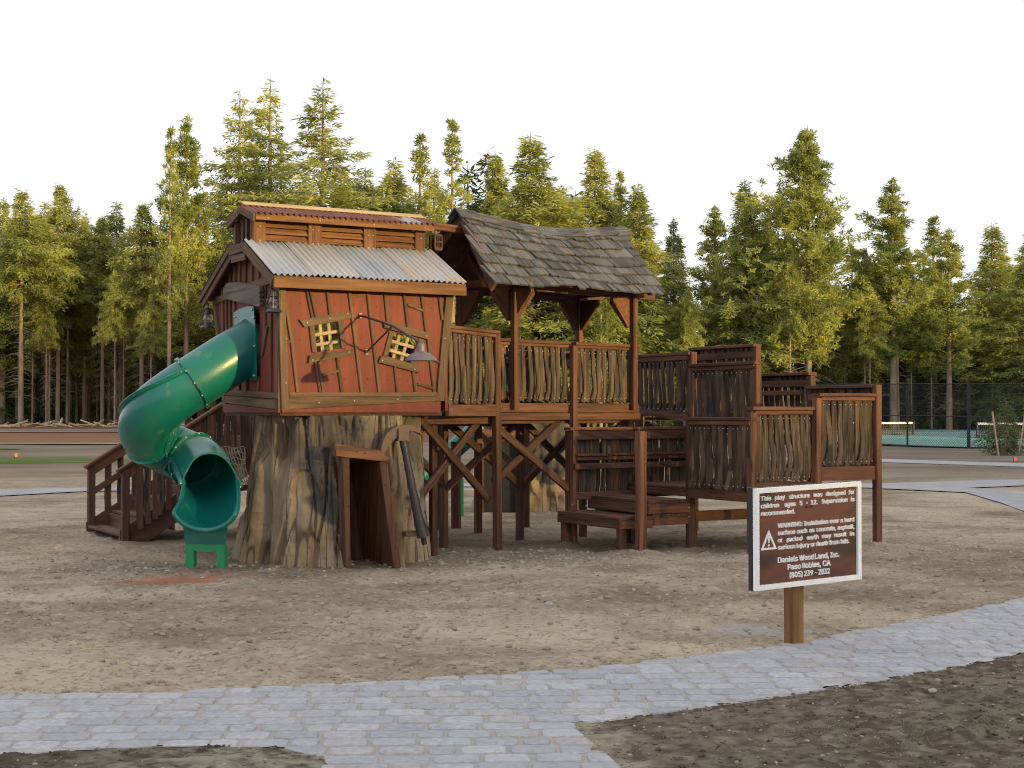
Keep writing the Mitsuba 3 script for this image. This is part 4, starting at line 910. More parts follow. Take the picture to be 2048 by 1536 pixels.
# last section: the top is cut back in a slanting curve, the bottom runs on as the open chute
s_top, s_bot = tt[10] - .09, tt[12] + .05
an = np.linspace(0, 2 * np.pi, NS * 2 + 1); m = 44; vs = np.zeros((m, len(an), 3)); vi = np.zeros_like(vs)
low = np.clip(.5 - .5 * np.sin(an), 0, 1); send = s_top + (s_bot - s_top) * ss(.46, .66, low) - .15 * (1 - ss(.0, .3, low))
for j, a in enumerate(an):
    for i in range(m):
        s = cuts[3] + (send[j] - cuts[3]) * i / (m - 1)
        p, t, b, n = frame(s)
        fl = ss(tt[11] - .1, s_bot, s) * ss(.45, .7, low[j])
        rr = RS - .012 * ss(cuts[3], tt[10], s) + .018 * fl + .02 * ss(s_top, s_bot, s) * ss(.40, .5, low[j])
        dn = fl * .0
        for arr, q in ((vs, rr), (vi, rr - .012)):
            arr[i, j] = p + q * (math.cos(a) * b * (1 + .05 * fl) + math.sin(a) * n * (1 - .18 * fl))
f = []
k = len(an)
for i in range(m - 1):
    for j in range(k - 1): A = i * k + j; f += [(A, A + 1, A + k + 1), (A, A + k + 1, A + k)]
add(sl, 'exit_section', TM(vs.reshape(-1, 3), f), 'm_slide', smooth=True)
add(sl, 'exit_rim', tube(vs[-1, :], np.where(low > .45, .026, .010), 10), 'm_slide', smooth=True)
def collar(s, R1, w_=.025, name='collar', thick=.03):
    ring = []
    p, t, b, n = frame(s)
    pr = [(R1 - thick, -w_ / 2), (R1 + thick, -w_ / 2), (R1 + thick, w_ / 2), (R1 - thick, w_ / 2), (R1 - thick, -w_ / 2)]
    a = np.linspace(0, 2 * np.pi, 49); v = []
    for rr, hh in pr: v.append(p + hh * t + rr * (np.cos(a)[:, None] * b + np.sin(a)[:, None] * n))
    v = np.vstack(v); f = []
    for i in range(4):
        for j in range(48): A = i * 49 + j; f += [(A, A + 1, A + 50), (A, A + 50, A + 49)]
    add(sl, name, TM(v, f), 'm_slide', smooth=30)
    return [p + (R1 + thick * .6) * (math.cos(q) * b + math.sin(q) * n) + t * w_ * .6 for q in np.linspace(0, 2 * np.pi, 13)[:-1]], t
bp = []
for s in cuts[1:4]:
    q, t = collar(s, RS, thick=.026); bp.append((q, t))
def seam(s0, s1, ang, name='seam_flange'):
    pts = []
    for s in np.linspace(s0, s1, 22):
        p, t, b, n = frame(s); pts.append(p + (RS + .018) * (math.cos(ang) * b + math.sin(ang) * n))
    p, t, b, n = frame((s0 + s1) / 2)
    add(sl, name, sweep(pts, math.cos(ang) * b + math.sin(ang) * n, .05, .018, .004), 'm_slide', smooth=30)
    return pts
bl = []
for s0, s1, an_ in ((cuts[1], cuts[2], 2.55), (cuts[1], cuts[2], 5.7), (cuts[2], cuts[3], 2.55), (cuts[2], cuts[3], 5.7), (cuts[3], tt[10], .1), (cuts[3], tt[10], 3.2)):
    bl += seam(s0, s1, an_)[1::4]
allb = [p for q, t in bp for p in q] + bl
sp = []
for p in allb:
    i = trimesh.creation.icosphere(subdivisions=1, radius=.011); i.vertices += p; sp.append(i)
# flange plate on the gable
fp = Polygon([(.57, 1.94), (1.25, 1.97), (1.27, 2.69), (1.1, 2.72), (.85, 2.735), (.66, 2.72), (.60, 2.5)], [[(.92 + .27 * math.cos(a), 2.31 + .29 * math.sin(a)) for a in np.linspace(0, 2 * math.pi, 32)[:-1]]])
add(sl, 'wall_flange', slab(fp, W(-.045, 0, 0), VD, ZD, -UD, .012), 'm_slide')
sp.append(studs([W(-.06, v, z) for v, z in ((.62, 1.99), (.62, 2.3), (.64, 2.6), (.69, 2.69), (1.22, 2.64), (1.22, 2.3), (1.21, 2.0))], -UD, .012))
add(sl, 'bolts', cat_(sp), 'm_bolt', kind='stuff', smooth=True)
hd = CS(tt[-1], 1); hd = np.array([-.16, -.987, 0]); hs = np.array([.987, -.16, 0])
lc = np.array([-3.10, 15.20, 0.0])
for s in (-1, 1):
    add(sl, 'leg', cat_([boxm(lc + hs * s * .165 + [0, 0, .09], (.085, .02, .34), np.array([hs, hd, ZD])), boxm(lc + hs * s * (.165) + hs * .034 * 1 - hd * .045 + [0, 0, .09], (.016, .08, .339), np.array([hs, hd, ZD]))]), 'm_green')
add(sl, 'crossbar', boxm(lc + [0, 0, .235] + hd * .002, (.42, .024, .065), np.array([hs, hd, ZD])), 'm_green')
add(sl, 'apron', slab([(-.205, .27), (.205, .27), (.235, .44), (-.235, .44)], lc - hd * .01, hs, ZD, hd, .02), 'm_slide')

# ---------------------------------------------------------------- cargo net beside the stump
nt = thing('climbing_net', 'pale rope climbing net hung beside the big stump behind the slide exit', 'net')
a_, b_, c_, d_ = W(-.16, 1.35, 1.22), W(.04, 1.2, 1.22), W(.0, .95, .80), W(-.08, 1.0, .80)
ms = []
L = lambda p, q, t: p + (q - p) * t
for i in range(8):
    t = i / 7
    ms.append(tube([L(L(a_, b_, t), L(d_, c_, t), q) + ZD * 0 + UD * .01 * math.sin(q * 9 + i) for q in np.linspace(0, 1, 7)], .006, 5))
    ms.append(tube([L(L(a_, d_, t), L(b_, c_, t), q) + ZD * .012 * math.sin(q * 8 + i * 2) for q in np.linspace(0, 1, 7)], .006, 5))
add(nt, 'rope_mesh', cat_(ms), 'm_rope', smooth=True)
add(nt, 'bottom_plank', bar(W(-.16, 1.0, .78), W(.03, .92, .80), .06, .05, ZD), 'm_stain', g=UD)

# ---------------------------------------------------------------- information sign
sg = thing('information_sign', 'white framed brown notice board with raised white lettering on a short post', 'sign')
SA = np.array([1.63, 10.17]); sd2 = np.array([math.cos(math.radians(30)), math.sin(math.radians(30))])
SU = np.array([*sd2, 0]); SN = np.array([sd2[1], -sd2[0], 0]); BW, BH, ZB = .955, .69, .395
sh = .03   # the board leans a little: right end higher
B = lambda a, z, n=0: np.array([*SA, 0]) + SU * a + ZD * (ZB + z + sh * a) + SN * n
m = slab([(0.012, .012), (BW - .012, .012), (BW - .012, BH - .012), (0.012, BH - .012)], B(0, 0, -.03), SU + ZD * sh, ZD, SN, .038)
(vv, ff), buv = grain(m, SU, 0); add(sg, 'board', (vv, ff), 'm_board', uv=buv)
fw = .034
for pts in ([(0, 0), (BW, 0), (BW - fw, fw), (fw, fw)], [(BW, 0), (BW, BH), (BW - fw, BH - fw), (BW - fw, fw)], [(BW, BH), (0, BH), (fw, BH - fw), (BW - fw, BH - fw)], [(0, BH), (0, 0), (fw, fw), (fw, BH - fw)]):
    add(sg, 'frame', slab(pts, B(0, 0, -.0), SU + ZD * sh, ZD, SN, .028), 'm_white')
add(sg, 'edge_trim', slab(Polygon([(-.003, -.003), (BW + .003, -.003), (BW + .003, BH + .003), (-.003, BH + .003)], [[(.013, .013), (BW - .013, .013), (BW - .013, BH - .013), (.013, BH - .013)]]), B(0, 0, -.045), SU + ZD * sh, ZD, SN, .044), 'm_black')
def put(word, X, Y, Xe=None, cap=.030):
    """word at (X, Y) in a 905 x 865 grid from the board's upper left corner; Y is its baseline."""
    m = meshkit.text_mesh(word, cap, .007, bold=True)
    x0, x1 = m.vertices[:, 0].min(), m.vertices[:, 0].max()
    wd = (Xe - X) / 905 * BW if Xe else (x1 - x0) * .92
    a = (m.vertices[:, 0] - x0) * wd / (x1 - x0) + X / 905 * BW
    z = BH - Y / 865 * BH + m.vertices[:, 1]
    add(sg, 'word', TM(np.array(B(0, 0, .009)) + a[:, None] * (SU + ZD * sh) + z[:, None] * ZD + m.vertices[:, 2:3] * SN, m.faces), 'm_white')
def line(Y, *ws, cap=.030):
    for w_, a, b in ws: put(w_, a, Y, b, cap)
line(108, ('This', 55, 140), ('play', 172, 255), ('structure', 290, 463), ('was', 496, 572), ('designed', 604, 776), ('for', 804, 855))
line(172, ('children', 55, 205), ('ages', 252, 344), ('5', 379, 402), ('-', 432, 448), ('12.', 476, 532), ('Supervision', 568, 792), ('is', 824, 855))
line(236, ('recommended.', 55, 340))
line(350, ('WARNING:', 195, 402), ('Installation', 416, 624), ('over', 638, 718), ('a', 730, 752), ('hard', 768, 852))
line(412, ('surface', 195, 340), ('such', 356, 442), ('as', 460, 505), ('concrete,', 520, 690), ('asphalt,', 706, 852))
line(474, ('or', 195, 236), ('packed', 270, 400), ('earth', 440, 540), ('may', 570, 648), ('result', 676, 782), ('in', 814, 850))
line(536, ('serious', 195, 342), ('injury', 352, 462), ('or', 472, 508), ('death', 518, 622), ('from', 632, 720), ('falls.', 730, 808))
line(648, ('Daniels', 195, 362), ('Wood', 374, 496), ('Land,', 508, 628), ('Inc.', 642, 718), cap=.036)
line(716, ('Paso', 276, 388), ('Robles,', 400, 558), ('CA', 576, 642), cap=.036)
line(786, ('(805)', 292, 402), ('239', 416, 490), ('-', 508, 522), ('2832', 538, 634), cap=.036)
def PX(X, Y): return (X / 905 * BW, BH - Y / 865 * BH)
tri = Polygon([PX(54, 528), PX(184, 528), PX(120, 362)]); tri2 = tri.buffer(-.013, join_style=2)
ex = Polygon([PX(112, 415), PX(128, 415), PX(124, 472), PX(116, 472)]); dot = shapely.Point(*PX(120, 492)).buffer(.0075)
wm = [slab(Polygon(tri.exterior, [tri2.exterior]), B(0, 0, .009), SU + ZD * sh, ZD, SN, .007), slab(ex, B(0, 0, .009), SU + ZD * sh, ZD, SN, .007), slab(dot, B(0, 0, .009), SU + ZD * sh, ZD, SN, .007)]
add(sg, 'warning_symbol', cat_(wm), 'm_white', label='white triangle with exclamation mark')
add(sg, 'screws', cat_([trimesh.creation.icosphere(subdivisions=1, radius=.009).apply_translation(B(*PX(x, y), .009)) for x, y in ((440, 190), (482, 188), (430, 572), (472, 568))]), 'm_black', kind='stuff')
pc = np.array([*SA, 0]) + SU * (BW * .44) - SN * .075
add(sg, 'post', sweep([pc - [0, 0, .1], pc + [0, 0, .95]], SU, .105, .095, .006), 'm_post', g=ZD)

# ---------------------------------------------------------------- tennis court beyond
def quad(name, pts, z, mat, parent=None, **kw):
    v = np.array([[x, y, float(gz(x, y)) + z] for x, y in pts])
    return add(parent, name, TM(v, [(0, 1, 2), (0, 2, 3)]), mat, **kw)
CRN = np.array([21.6, 71.0])
ct = quad('tennis_court', [(21.6, 71.0), (70, 68.5), (70, 119), (-6, 117)], .03, 'm_courtgreen', kind='structure')
for i, pts in enumerate([[(21.6, 71.2), (70, 68.7), (70, 71.7), (19.2, 74.2)], [(10, 91), (70, 86), (70, 95), (4, 101)]]):
    quad('blue_band', pts, .036, 'm_courtblue', ct)
for pts in ([(17, 77.2), (70, 75), (70, 75.15), (17, 77.4)], [(13, 83.5), (70, 80.5), (70, 80.7), (13, 83.75)], [(6, 103), (70, 99), (70, 99.3), (6, 103.3)], [(5, 108), (70, 105), (70, 105.3), (5, 108.3)]):
    quad('line', pts, .041, 'm_line', ct)
fc = thing('court_fence', 'tall black chain link fence around the green tennis court at the right', 'fence')
def fence(p0, p1, n, h=3.05, wires=True, thick0=.05):
    p0, p1 = np.array(p0, float), np.array(p1, float); L = np.linalg.norm(p1 - p0)
    for i in range(n + 1):
        q = p0 + (p1 - p0) * i / n; z = float(gz(*q))
        add(fc, 'fence_post', tube([(*q, z - .1), (*q, z + h + (.08 if i == 0 else 0))], thick0 * (1.7 if i == 0 else 1), 8), 'm_black')
    for hh in (.04, 1.5, h): add(fc, 'fence_rail', tube([(*p0, float(gz(*p0)) + hh), (*p1, float(gz(*p1)) + hh)], .03, 6), 'm_black')
    ms = []; d = (p1 - p0) / L; st = .13
    for s in np.arange(-h, L, st):
        for sg_ in (1, -1):
            a, b = max(0, s), min(L, s + h)
            if b - a < .05: continue
            za, zb = (a - s), (b - s)
            if sg_ < 0: za, zb = h - za, h - zb
            A = np.array([*(p0 + d * a), float(gz(*p0)) + za]); Bq = np.array([*(p0 + d * b), float(gz(*p0)) + zb])
            w_ = np.array([0, 0, .007])
            off = np.array([d[1], -d[0], 0]) * .004 * sg_
            ms.append(TM([A + off - w_, Bq + off - w_, Bq + off + w_, A + off + w_, A - off, Bq - off], [(0, 1, 2), (0, 2, 3), (4, 1, 0), (4, 5, 1), (3, 2, 5), (3, 5, 4)]))
    add(fc, 'chain_link', cat_(ms), 'm_black', kind='stuff')
fence((21.6, 71.0), (8.0, 85.4), 6); fence((21.6, 71.0), (46.0, 69.6), 7); fence((-2, 117), (60, 118), 18)
for lab, p0, p1 in (('far left tennis net with white top band, seen left of the fence corner', (25.4, 95), (13.0, 92)), ('right tennis net with white top band behind the young staked tree', (28.2, 91.0), (40.5, 84.5))):
    nk = thing('tennis_net', lab, 'net'); p0, p1 = np.array(p0), np.array(p1)
    for q in (p0, p1): z = float(gz(*q)); add(nk, 'net_post', tube([(*q, z - .1), (*q, z + 1.1)], .07, 10), 'm_black')
    z = float(gz(*p0)); d = (p1 - p0) / np.linalg.norm(p1 - p0); nn = np.array([d[1], -d[0], 0])
    add(nk, 'top_band', boxm(np.array([*(p0 + p1) / 2, z + 1.02]), (np.linalg.norm(p1 - p0), .05, .13), np.array([[*d, 0], nn, ZD])), 'm_white')
    ms = []
    Ln = np.linalg.norm(p1 - p0)
    for s in np.arange(0, Ln, .12): q = p0 + d * s; ms.append(boxm((*q, z + .5), (.03, .02, .92)))
    for h_ in np.arange(.06, .96, .12): ms.append(boxm(np.array([*(p0 + p1) / 2, z + h_]), (Ln, .02, .03), np.array([[*d, 0], nn, ZD])))
    add(nk, 'mesh', cat_(ms), 'm_black', kind='stuff')
def flag(x, y, s, mat, lab):
    k = thing('marker_flag', lab, 'flag'); z = float(gz(x, y))
    add(k, 'wire', tube([(x, y, z - .05), (x, y, z + s * 1.6)], .012, 5), 'm_black')
    add(k, 'cloth', boxm((x + s * .35, y, z + s * 1.15), (s * .75, .012, s * .85)), mat)
flag(15.9, 47.6, .13, 'm_pink', 'small pink marker flag on the dirt below the fence at the right')
flag(-16.9, 51.0, .14, 'm_orangeflag', 'small orange marker flag on the grass strip at the far left')
# ---------------------------------------------------------------- conifers
def sprays(P0, D, Lg, Wd_, r, up=.25):
    """Kite-shaped needle sprays: base P0 (n,3), direction D, length, width -> vertices, faces."""
    n = len(P0)
    D = D / np.linalg.norm(D, axis=1, keepdims=True)
    q = r.normal(size=(n, 3)) + [0, 0, .45]
    sd = np.cross(D, q); sd /= np.linalg.norm(sd, axis=1, keepdims=True) + 1e-9
    Lg, Wd_ = Lg[:, None], Wd_[:, None]
    v = np.stack([P0, P0 + D * Lg * .55 + sd * Wd_ * .5, P0 + D * Lg, P0 + D * Lg * .45 - sd * Wd_ * .5], 1).reshape(-1, 3)
    i = np.arange(n)[:, None] * 4
    return v, np.vstack([i + [0, 1, 2], i + [0, 2, 3]])
def conifer(seed, H, R, crown, nb, kind='fir', dens=1.0, dead=14, tip=.75, sz=.85, asym=.35):
    r = np.random.default_rng(seed)
    rt = .0085 * H + .02
    zz = np.linspace(0, 1, 12)
    wob = np.cumsum(r.normal(0, .006 * H / 18, (12, 2)), 0); wob -= wob[0]
    axis = np.column_stack([wob, zz * H])
    trunk = [tube(axis, rt * (1 - zz) ** .8 + .012, 8)]
    ax = lambda h: np.array([np.interp(h, axis[:, 2], axis[:, 0]), np.interp(h, axis[:, 2], axis[:, 1]), h])
    V, Fc, o = [], [], 0
    hc = crown * H
    phase = r.random() * 6.3
    t = r.random(nb) ** (.85 if kind == 'fir' else .9); t = np.sort(t); az = np.arange(nb) * 2.4 + r.normal(0, .5, nb)
    for k in range(nb):
        h = hc + (H * .985 - hc) * t[k]
        prof = (1 - t[k]) ** (tip + .36) * (1 + .55 * math.sin(math.pi * t[k])) * min(1, .5 + t[k] * 5) if kind == 'fir' else (1 - t[k] ** 1.7) * min(1, .5 + t[k] * 3.5)
        Lb = R * (prof * r.uniform(.45, 1.22) * (1 + asym * math.sin(az[k] + phase) + .22 * math.sin(h * 1.7 + phase)) + .035)
        if kind == 'pine': rise = r.uniform(.05, .55)
        else: rise = r.uniform(-.45, .05) + .75 * t[k] ** 2
        d = np.array([math.cos(az[k]), math.sin(az[k]), rise]); d /= np.linalg.norm(d)
        b0 = ax(h)
        curve = (-.16 if kind == 'fir' else .22)
        pos = lambda s: b0 + d * Lb * s[:, None] + np.array([0, 0, 1]) * (curve * Lb * s ** 2)[:, None]
        pts = pos(np.array([0, .5, 1.0]))
        trunk.append(tube(pts, [.018 + .012 * Lb, .012 + .006 * Lb, .006], 3, caps=False))
        if kind == 'fir':
            n = max(7, int(Lb * 38 * dens))
            s = r.uniform(.12, 1, n) ** .75
            base = pos(s) + r.normal(0, 1, (n, 3)) * [.07, .07, .13] - [0, 0, .06]
            side = np.cross(d, [0, 0, 1]); side /= np.linalg.norm(side)
            lat = r.choice([-1, 1], n) * r.uniform(.3, 1.1, n)
            base = base + side * (lat * r.uniform(0, .33, n) * Lb * (1 - s * .75))[:, None]
            D = d * r.uniform(.4, 1, n)[:, None] + side * lat[:, None] + np.array([0, 0, 1]) * r.normal(-.48, .45, n)[:, None]
            v, f = sprays(base, D, r.uniform(.24, .48, n) * sz, r.uniform(.055, .12, n) * sz, r)
        else:
            nc = max(2, int(Lb * 3.4 * dens + 1)); bs, Ds = [], []
            for c in range(nc):
                s = np.array([r.uniform(.35, 1.02)]); cc = pos(s)[0] + r.normal(0, .16, 3) * (.4 + Lb * .45)
                m = int(17 * r.uniform(.7, 1.3))
                D = r.normal(size=(m, 3)) + d * .6 + [0, 0, .45]; bs.append(cc + r.normal(0, .07, (m, 3))); Ds.append(D)
            bs, Ds = np.vstack(bs), np.vstack(Ds); n = len(bs)
            v, f = sprays(bs, Ds, r.uniform(.22, .40, n) * sz, r.uniform(.06, .11, n) * sz, r)
        V.append(v); Fc.append(f + o); o += len(v)
    for k in range(dead):
        h = r.uniform(.12, max(crown, .3)) * H; a = r.random() * 6.3; Ld = r.uniform(.4, 1.0) * R * .55
        b0 = ax(h); d = np.array([math.cos(a), math.sin(a), r.uniform(-.5, .1)])
        trunk.append(tube([b0, b0 + d * Ld * .6, b0 + d * Ld + [0, 0, -.15 * Ld]], [.022, .014, .005], 3, caps=False))
    return cat_(trunk), TM(np.vstack(V), np.vstack(Fc))
KINDS = {  # H, R, crown start, branches
    'fir_medium': dict(seed=1, H=18, R=2.5, crown=.26, nb=300, dens=1.2, tip=.58),
    'fir_bare': dict(seed=2, H=18, R=2.6, crown=.56, nb=230, dens=1.3, dead=120, tip=.55),
    'fir_open': dict(seed=3, H=26, R=4.2, crown=.16, nb=170, dens=1.15, tip=.62, sz=1.0, dead=20),
    'fir_dense': dict(seed=4, H=20, R=3.0, crown=.10, nb=380, dens=1.2, sz=.9, tip=.58),
    'pine_tall': dict(seed=5, H=20, R=2.3, crown=.30, nb=130, kind='pine', dens=2.2, dead=24),
    'pine_sparse': dict(seed=6, H=20, R=1.6, crown=.34, nb=80, kind='pine', dens=1.7, dead=30),
    'pine_big': dict(seed=7, H=23, R=3.9, crown=.22, nb=260, kind='pine', dens=1.7, sz=.95, dead=40),
}
for a_ in ('fir_dense', 'fir_medium', 'fir_bare'): KINDS[a_ + '_b'] = {**KINDS[a_], 'seed': KINDS[a_]['seed'] + 50}
DIM = {}
for k, d in KINDS.items():
    tr, cr_ = conifer(**d); DIM[k] = (d['H'], d['R'])
    scene['model_' + k] = {'type': 'shapegroup', 'trunk': mikit.ply(tr, 'm_bark', smooth=True), 'crown': mikit.ply(cr_, 'm_leaf')}
tr, cr_ = conifer(8, 12, 2.3, .04, 130, dens=.8, sz=1.15, dead=2)
scene['model_young'] = {'type': 'shapegroup', 'trunk': mikit.ply(tr, 'm_bark', smooth=True), 'crown': mikit.ply(cr_, 'm_leaf')}  # bright copy of the fill tree, sunlight painted into its leaf colour
scene['model_fill'] = {'type': 'shapegroup', 'trunk': mikit.ply(tr, 'm_bark', smooth=True), 'crown': mikit.ply(cr_, 'm_leafdark')}  # same tree with darker leaves, shade of the inner wood painted in
def tree(key, x, y, h, kind, r, rot):
    H0, R0 = DIM.get(kind, (12, 2.3))
    s = r * (1.12 if 'bare' in kind else 1.28) / R0 if r else h / H0 * 1.2
    scene[key] = {'type': 'instance', 'to_world': T().translate([x, y, float(gz(x, y)) - .05]).rotate([0, 0, 1], rot).scale([s, s, h / H0]), 'group': {'type': 'ref', 'id': 'model_' + kind}}
TREES = [
    (-40.08, 118, 17.9, 'fir_medium', 2.75, 'fir cut off by the left frame edge, dense crown'), (-36.66, 112, 17.8, 'fir_bare', 2.8, 'leftmost tall bare-trunked fir near the left edge of the forest'),
    (-39.94, 128, 19.0, 'fir_medium', 2.35, 'slim fir standing just behind the leftmost bare-trunked fir'), (-35.11, 116, 18.8, 'fir_bare', 2.4, 'pointed fir that tops the left part of the forest, bare lower trunk'),
    (-34.81, 122, 16.8, 'fir_bare', 2.03, 'narrow fir right of the pointed fir in the left forest, thin leaning trunk'), (-31.94, 117, 16.4, 'fir_bare', 2.26, 'shorter flat-topped fir in the middle of the left forest'),
    (-33.26, 126, 18.7, 'fir_medium', 2.6, 'bushy fir set back between two bare-trunked firs in the left forest'), (-27.91, 113, 16.9, 'fir_bare', 2.49, 'broad fir with long bare trunk just left of the sparse tall pine'),
    (-24.7, 108, 21.8, 'pine_sparse', 1.15, 'very thin sparse pine with reddish trunk above the green slide'), (-24.34, 112, 23.4, 'pine_tall', 2.05, 'tall narrow pine directly right of the thin sparse pine'),
    (-21.11, 116, 26.1, 'fir_open', 3.9, 'left one of the three tallest firs above the cabin roof'), (-19.36, 120, 27.8, 'fir_open', 4.2, 'middle one of the three tallest firs above the cabin roof'),
    (-14.28, 113, 26.3, 'fir_open', 4.6, 'right one of the three tallest firs above the cabin roof, widest crown'), (-12.25, 125, 21.4, 'fir_medium', 3.80, 'lower fir tucked right of the three tallest firs'),
    (-9.52, 121, 21.5, 'fir_medium', 3.67, 'fir above the right end of the cabin roof'), (-7.19, 116, 22.7, 'pine_sparse', 1.93, 'airy pine left of the shingle roof ridge'),
    (-4.4, 111, 22.9, 'pine_sparse', 1.67, 'slender airy pine rising above the left end of the shingle roof'), (-1.36, 120, 21.9, 'fir_dense', 3.22, 'dark pointed fir behind the shingle roof between slender pine and bushy fir'),
    (1.34, 112, 22.0, 'fir_dense', 4.94, 'wide bushy yellow-green fir above the middle of the shingle roof'), (4.17, 124, 19.3, 'fir_medium', 3.22, 'low fir in the dip behind the shingle roof'),
    (6.42, 116, 21.9, 'fir_dense', 3.61, 'pointed dense fir above the right half of the shingle roof'), (8.91, 122, 21.0, 'pine_sparse', 1.42, 'thin pine tip just right of the pointed dense fir'),
    (9.58, 114, 18.8, 'fir_dense', 3.07, 'fir above the right end of the shingle roof'), (12.74, 118, 16.8, 'fir_medium', 1.97, 'fir beside the sky gap, right of the shingle roof'),
    (16.38, 121, 18.3, 'pine_tall', 2.4, 'pine on the right side of the sky gap'), (17.63, 113, 19.2, 'fir_dense', 3.1, 'spiky pointed fir left of the biggest right pine'),
    (19.73, 117, 17.2, 'pine_tall', 1.95, 'small pine wedged between the spiky fir and the biggest right pine'), (21.74, 110, 22.8, 'pine_big', 4.0, 'biggest broad pine of the right half with long bare lower branches'),
    (28.45, 112, 19.4, 'pine_tall', 2.69, 'tall pine standing alone against the sky, right of the biggest pine'), (28.86, 112.6, 16.8, 'pine_sparse', 1.69, 'second thin trunk twinned with the lone tall pine'),
    (33.2, 118, 17.3, 'pine_sparse', 1.77, 'thin sparse pine between the lone tall pine and the dark fir'), (32.92, 113, 15.7, 'pine_tall', 2.34, 'sunlit pine left of the dark fir at the right'),
    (38.12, 119, 16.9, 'fir_dense', 3.37, 'dark shaded fir near the right frame edge'), (39.37, 114, 15.5, 'fir_dense', 3.04, 'dark fir cut off by the right frame edge')]
rt_ = np.random.default_rng(77)
for (x, y, h, k, r, lab) in TREES:
    cat = 'pine tree' if 'pine' in k else 'fir tree'
    key = nm(None, cat.replace(' ', '_'))
    tree(key, x, y, h, k + '_b' if k + '_b' in KINDS and rt_.random() < .5 else k, r * (1.2 if k == 'fir_open' else 1), rt_.uniform(0, 360))
    labels[key] = {'label': lab, 'category': cat, 'group': 'conifers along the forest edge'}
# the wood behind: one mass of trunks and crowns, down to young trees at the edge; it goes on to the right, outside the frame
r = np.random.default_rng(5)
spots = []
for i in range(240):
    y = r.uniform(119, 185); x = r.uniform(-.40, .40) * y
    gap = math.exp(-((x / y - .119) / .013) ** 2)
    h = r.uniform(13, 17.5) * (1 - .6 * gap) * (1.32 if -.21 < x / y < .085 else .95)
    spots.append((x, y, h, 'fir_bare' if (x < -22 and r.random() < .75) else r.choice(['fir_medium_b', 'fill', 'fill', 'fill']), None))
for i in range(75):
    y = r.uniform(116, 140); x = r.uniform(-.39, .39) * y
    if x / y < -.16: y += 26
    spots.append((x, y, r.uniform(4, 9.5) * (.6 if abs(x / y - .119) < .02 else 1), 'fill', None))
for i in range(30):
    y = r.uniform(111, 118); x = r.uniform(.12, .34) * y
    spots.append((x, y, r.uniform(2.2, 6), 'fill', None))
for i in range(34):
    y = r.uniform(109, 120); x = r.uniform(-.15, .105) * y
    spots.append((x, y, r.uniform(5, 11), 'young', None))
for i in range(60):
    y = r.uniform(109, 150); x = r.uniform(-.40, -.15) * y
    spots.append((x, y, r.uniform(11, 16.5) * (.8 if y < 118 else 1), r.choice(['fir_bare', 'fir_bare_b']), 1.0 if y < 118 else 1.7))
for i in range(130):
    y = r.uniform(185, 270); x = r.uniform(-.42, .42) * y
    spots.append((x, y, r.uniform(9, 15) * (.5 if abs(x / y - .119) < .025 else 1), 'fill', 4.0))
for i in range(22):
    y = r.uniform(107, 116); x = r.uniform(-.13, .30) * y
    spots.append((x, y, r.uniform(9, 15), r.choice(['fir_bare', 'pine_sparse']), r.uniform(.8, 1.3)))
for i in range(95):                                # the same wood bending round on the right, with a gap for the low sun
    left = i < 22
    l = r.uniform(44, 66) if left else r.uniform(87, 118); t = r.uniform(36, 75) if left else r.uniform(12, 40)
    spots.append((.758 * t + .652 * l, 13 - .652 * t + .758 * l, (9.0 + .114 * (t + 95)) * r.uniform(.85, 1.1) if left else r.uniform(12, 17), 'fill', None))
r3 = np.random.default_rng(404)
for i in range(190):                               # and closing the clearing behind the viewer, towards the low sun
    t, l = r3.uniform(124, 160), -34 + 80 * ((i * .618034) % 1) + r3.normal(0, .2)
    spots.append((.758 * t + .652 * l, 13 - .652 * t + .758 * l, (.85 + .114 * t) * r3.uniform(.98, 1.10), 'fill', None))
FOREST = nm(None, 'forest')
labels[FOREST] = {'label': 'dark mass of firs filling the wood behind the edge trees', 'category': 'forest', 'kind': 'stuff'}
for i, (x, y, h, k, rr) in enumerate(spots): tree(f'{FOREST}__{i + 1:03d}', x, y, h, k, rr, r.uniform(0, 360))

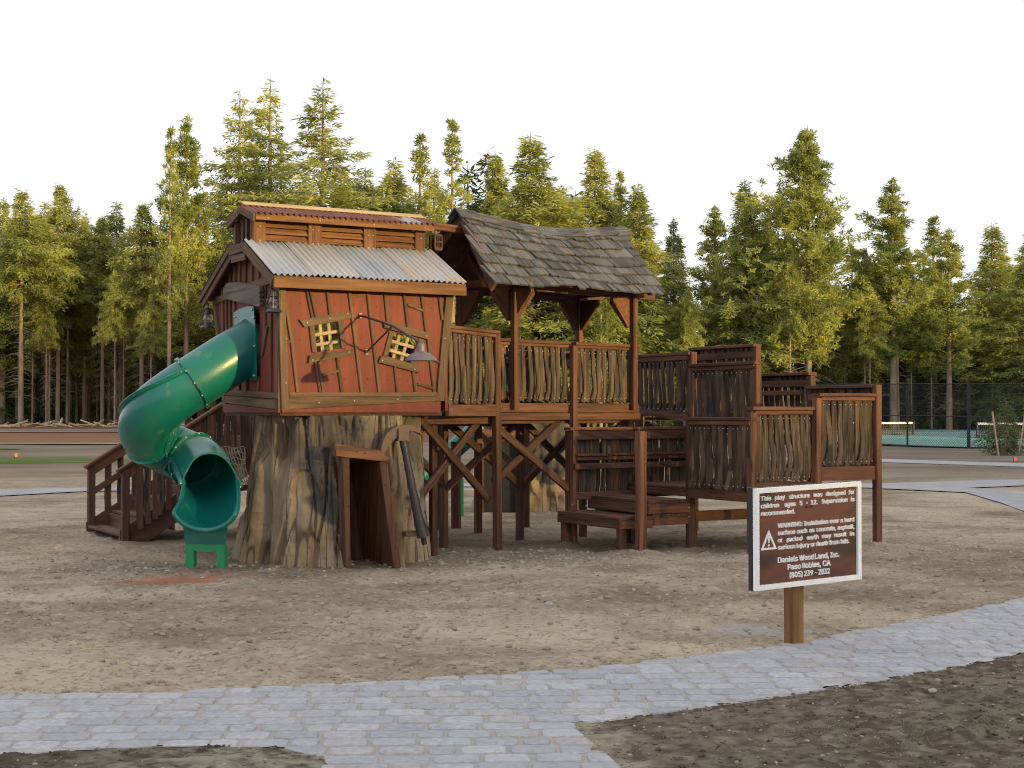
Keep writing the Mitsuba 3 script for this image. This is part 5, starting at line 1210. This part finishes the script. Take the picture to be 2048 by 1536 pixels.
# young staked fir in front of the court
yt = thing('young_tree', 'small bushy young fir tied between two pale stakes in front of the court fence', 'tree')
tr, cr_ = conifer(41, 2.15, .78, .03, 90, dens=2.2, sz=.42, dead=0, tip=.7)
yx, yy_ = 19.6, 59.5
for nme, m_, mt in (('trunk', tr, 'm_bark'), ('crown', cr_, 'm_leafdark')):
    m_.vertices = m_.vertices + [yx, yy_, float(gz(yx, yy_)) - .02]; add(yt, nme, m_, mt)
for x0, x1, lab in ((19.2, 18.95, 'pale wooden stake left of the young fir'), (19.95, 20.25, 'pale wooden stake right of the young fir')):
    z = float(gz(x0, 59.2)); add(None, 'tree_stake', bar((x0, 59.2, z - .1), (x1, 59.2, z + 1.7), .06, .06, (0, 1, 0)), 'm_stake', label=lab, cat='stake')
# slash and felled branches along the forest edge on the left
r = np.random.default_rng(9); ms = []
for i in range(190):
    x = r.uniform(-44, -8); y = r.uniform(103, 113); a = r.random() * 6.3; L_ = r.uniform(.2, 1.6); z = float(gz(x, y)) + .05
    d = np.array([math.cos(a), math.sin(a), r.uniform(-.05, .35)])
    ms.append(tube([np.array([x, y, z]), np.array([x, y, z]) + d * L_], r.uniform(.02, .09), 5))
add(None, 'brushwood', cat_(ms), 'm_stake', label='pale cut branches strewn along the foot of the left forest', cat='brushwood', kind='stuff')
# small sticks and splinters on the dirt
r = np.random.default_rng(29); ms = []
for i in range(60):
    x, y = r.uniform(-5, 5.5), 8.8 + 8 * r.random(); a = r.random() * 6.3; L_ = r.uniform(.03, .14)
    if PATH.contains(shapely.Point(x, y)): continue
    z = gsample(x, y) + .008; ms.append(tube([(x, y, z), (x + L_ * math.cos(a) * .5, y + L_ * math.sin(a) * .5, z + r.uniform(0, .012)), (x + L_ * math.cos(a + .2), y + L_ * math.sin(a + .2), z)], r.uniform(.0015, .004), 5))
add(None, 'twigs', cat_(ms), 'm_stake', label='thin pale sticks and splinters scattered over the bare dirt', cat='twigs', kind='stuff')
# sparse pale grass on the dark soil at the lower right
r = np.random.default_rng(19); P0, D, Lg, Wg = [], [], [], []
for i in range(2600):
    x, y = 1.15 + r.random() ** .8 * 1.7, 6.5 + r.random() * 1.25
    if meshkit.fbm(np.array([x * 2.2, y * 2.2, 3.0]), 2, 4) < .5: continue
    P0.append((x, y, gsample(x, y) - .004)); D.append((r.normal(0, .6), r.normal(0, .6), .7)); Lg.append(r.uniform(.012, .035)); Wg.append(r.uniform(.002, .004))
v, f = sprays(np.array(P0), np.array(D), np.array(Lg), np.array(Wg), r)
simple('m_grass', (.19, .21, .11), .8)
add(None, 'grass', TM(v, f), 'm_grass', label='sparse pale young grass sprouting from the dark soil at the lower right', cat='grass', kind='stuff')
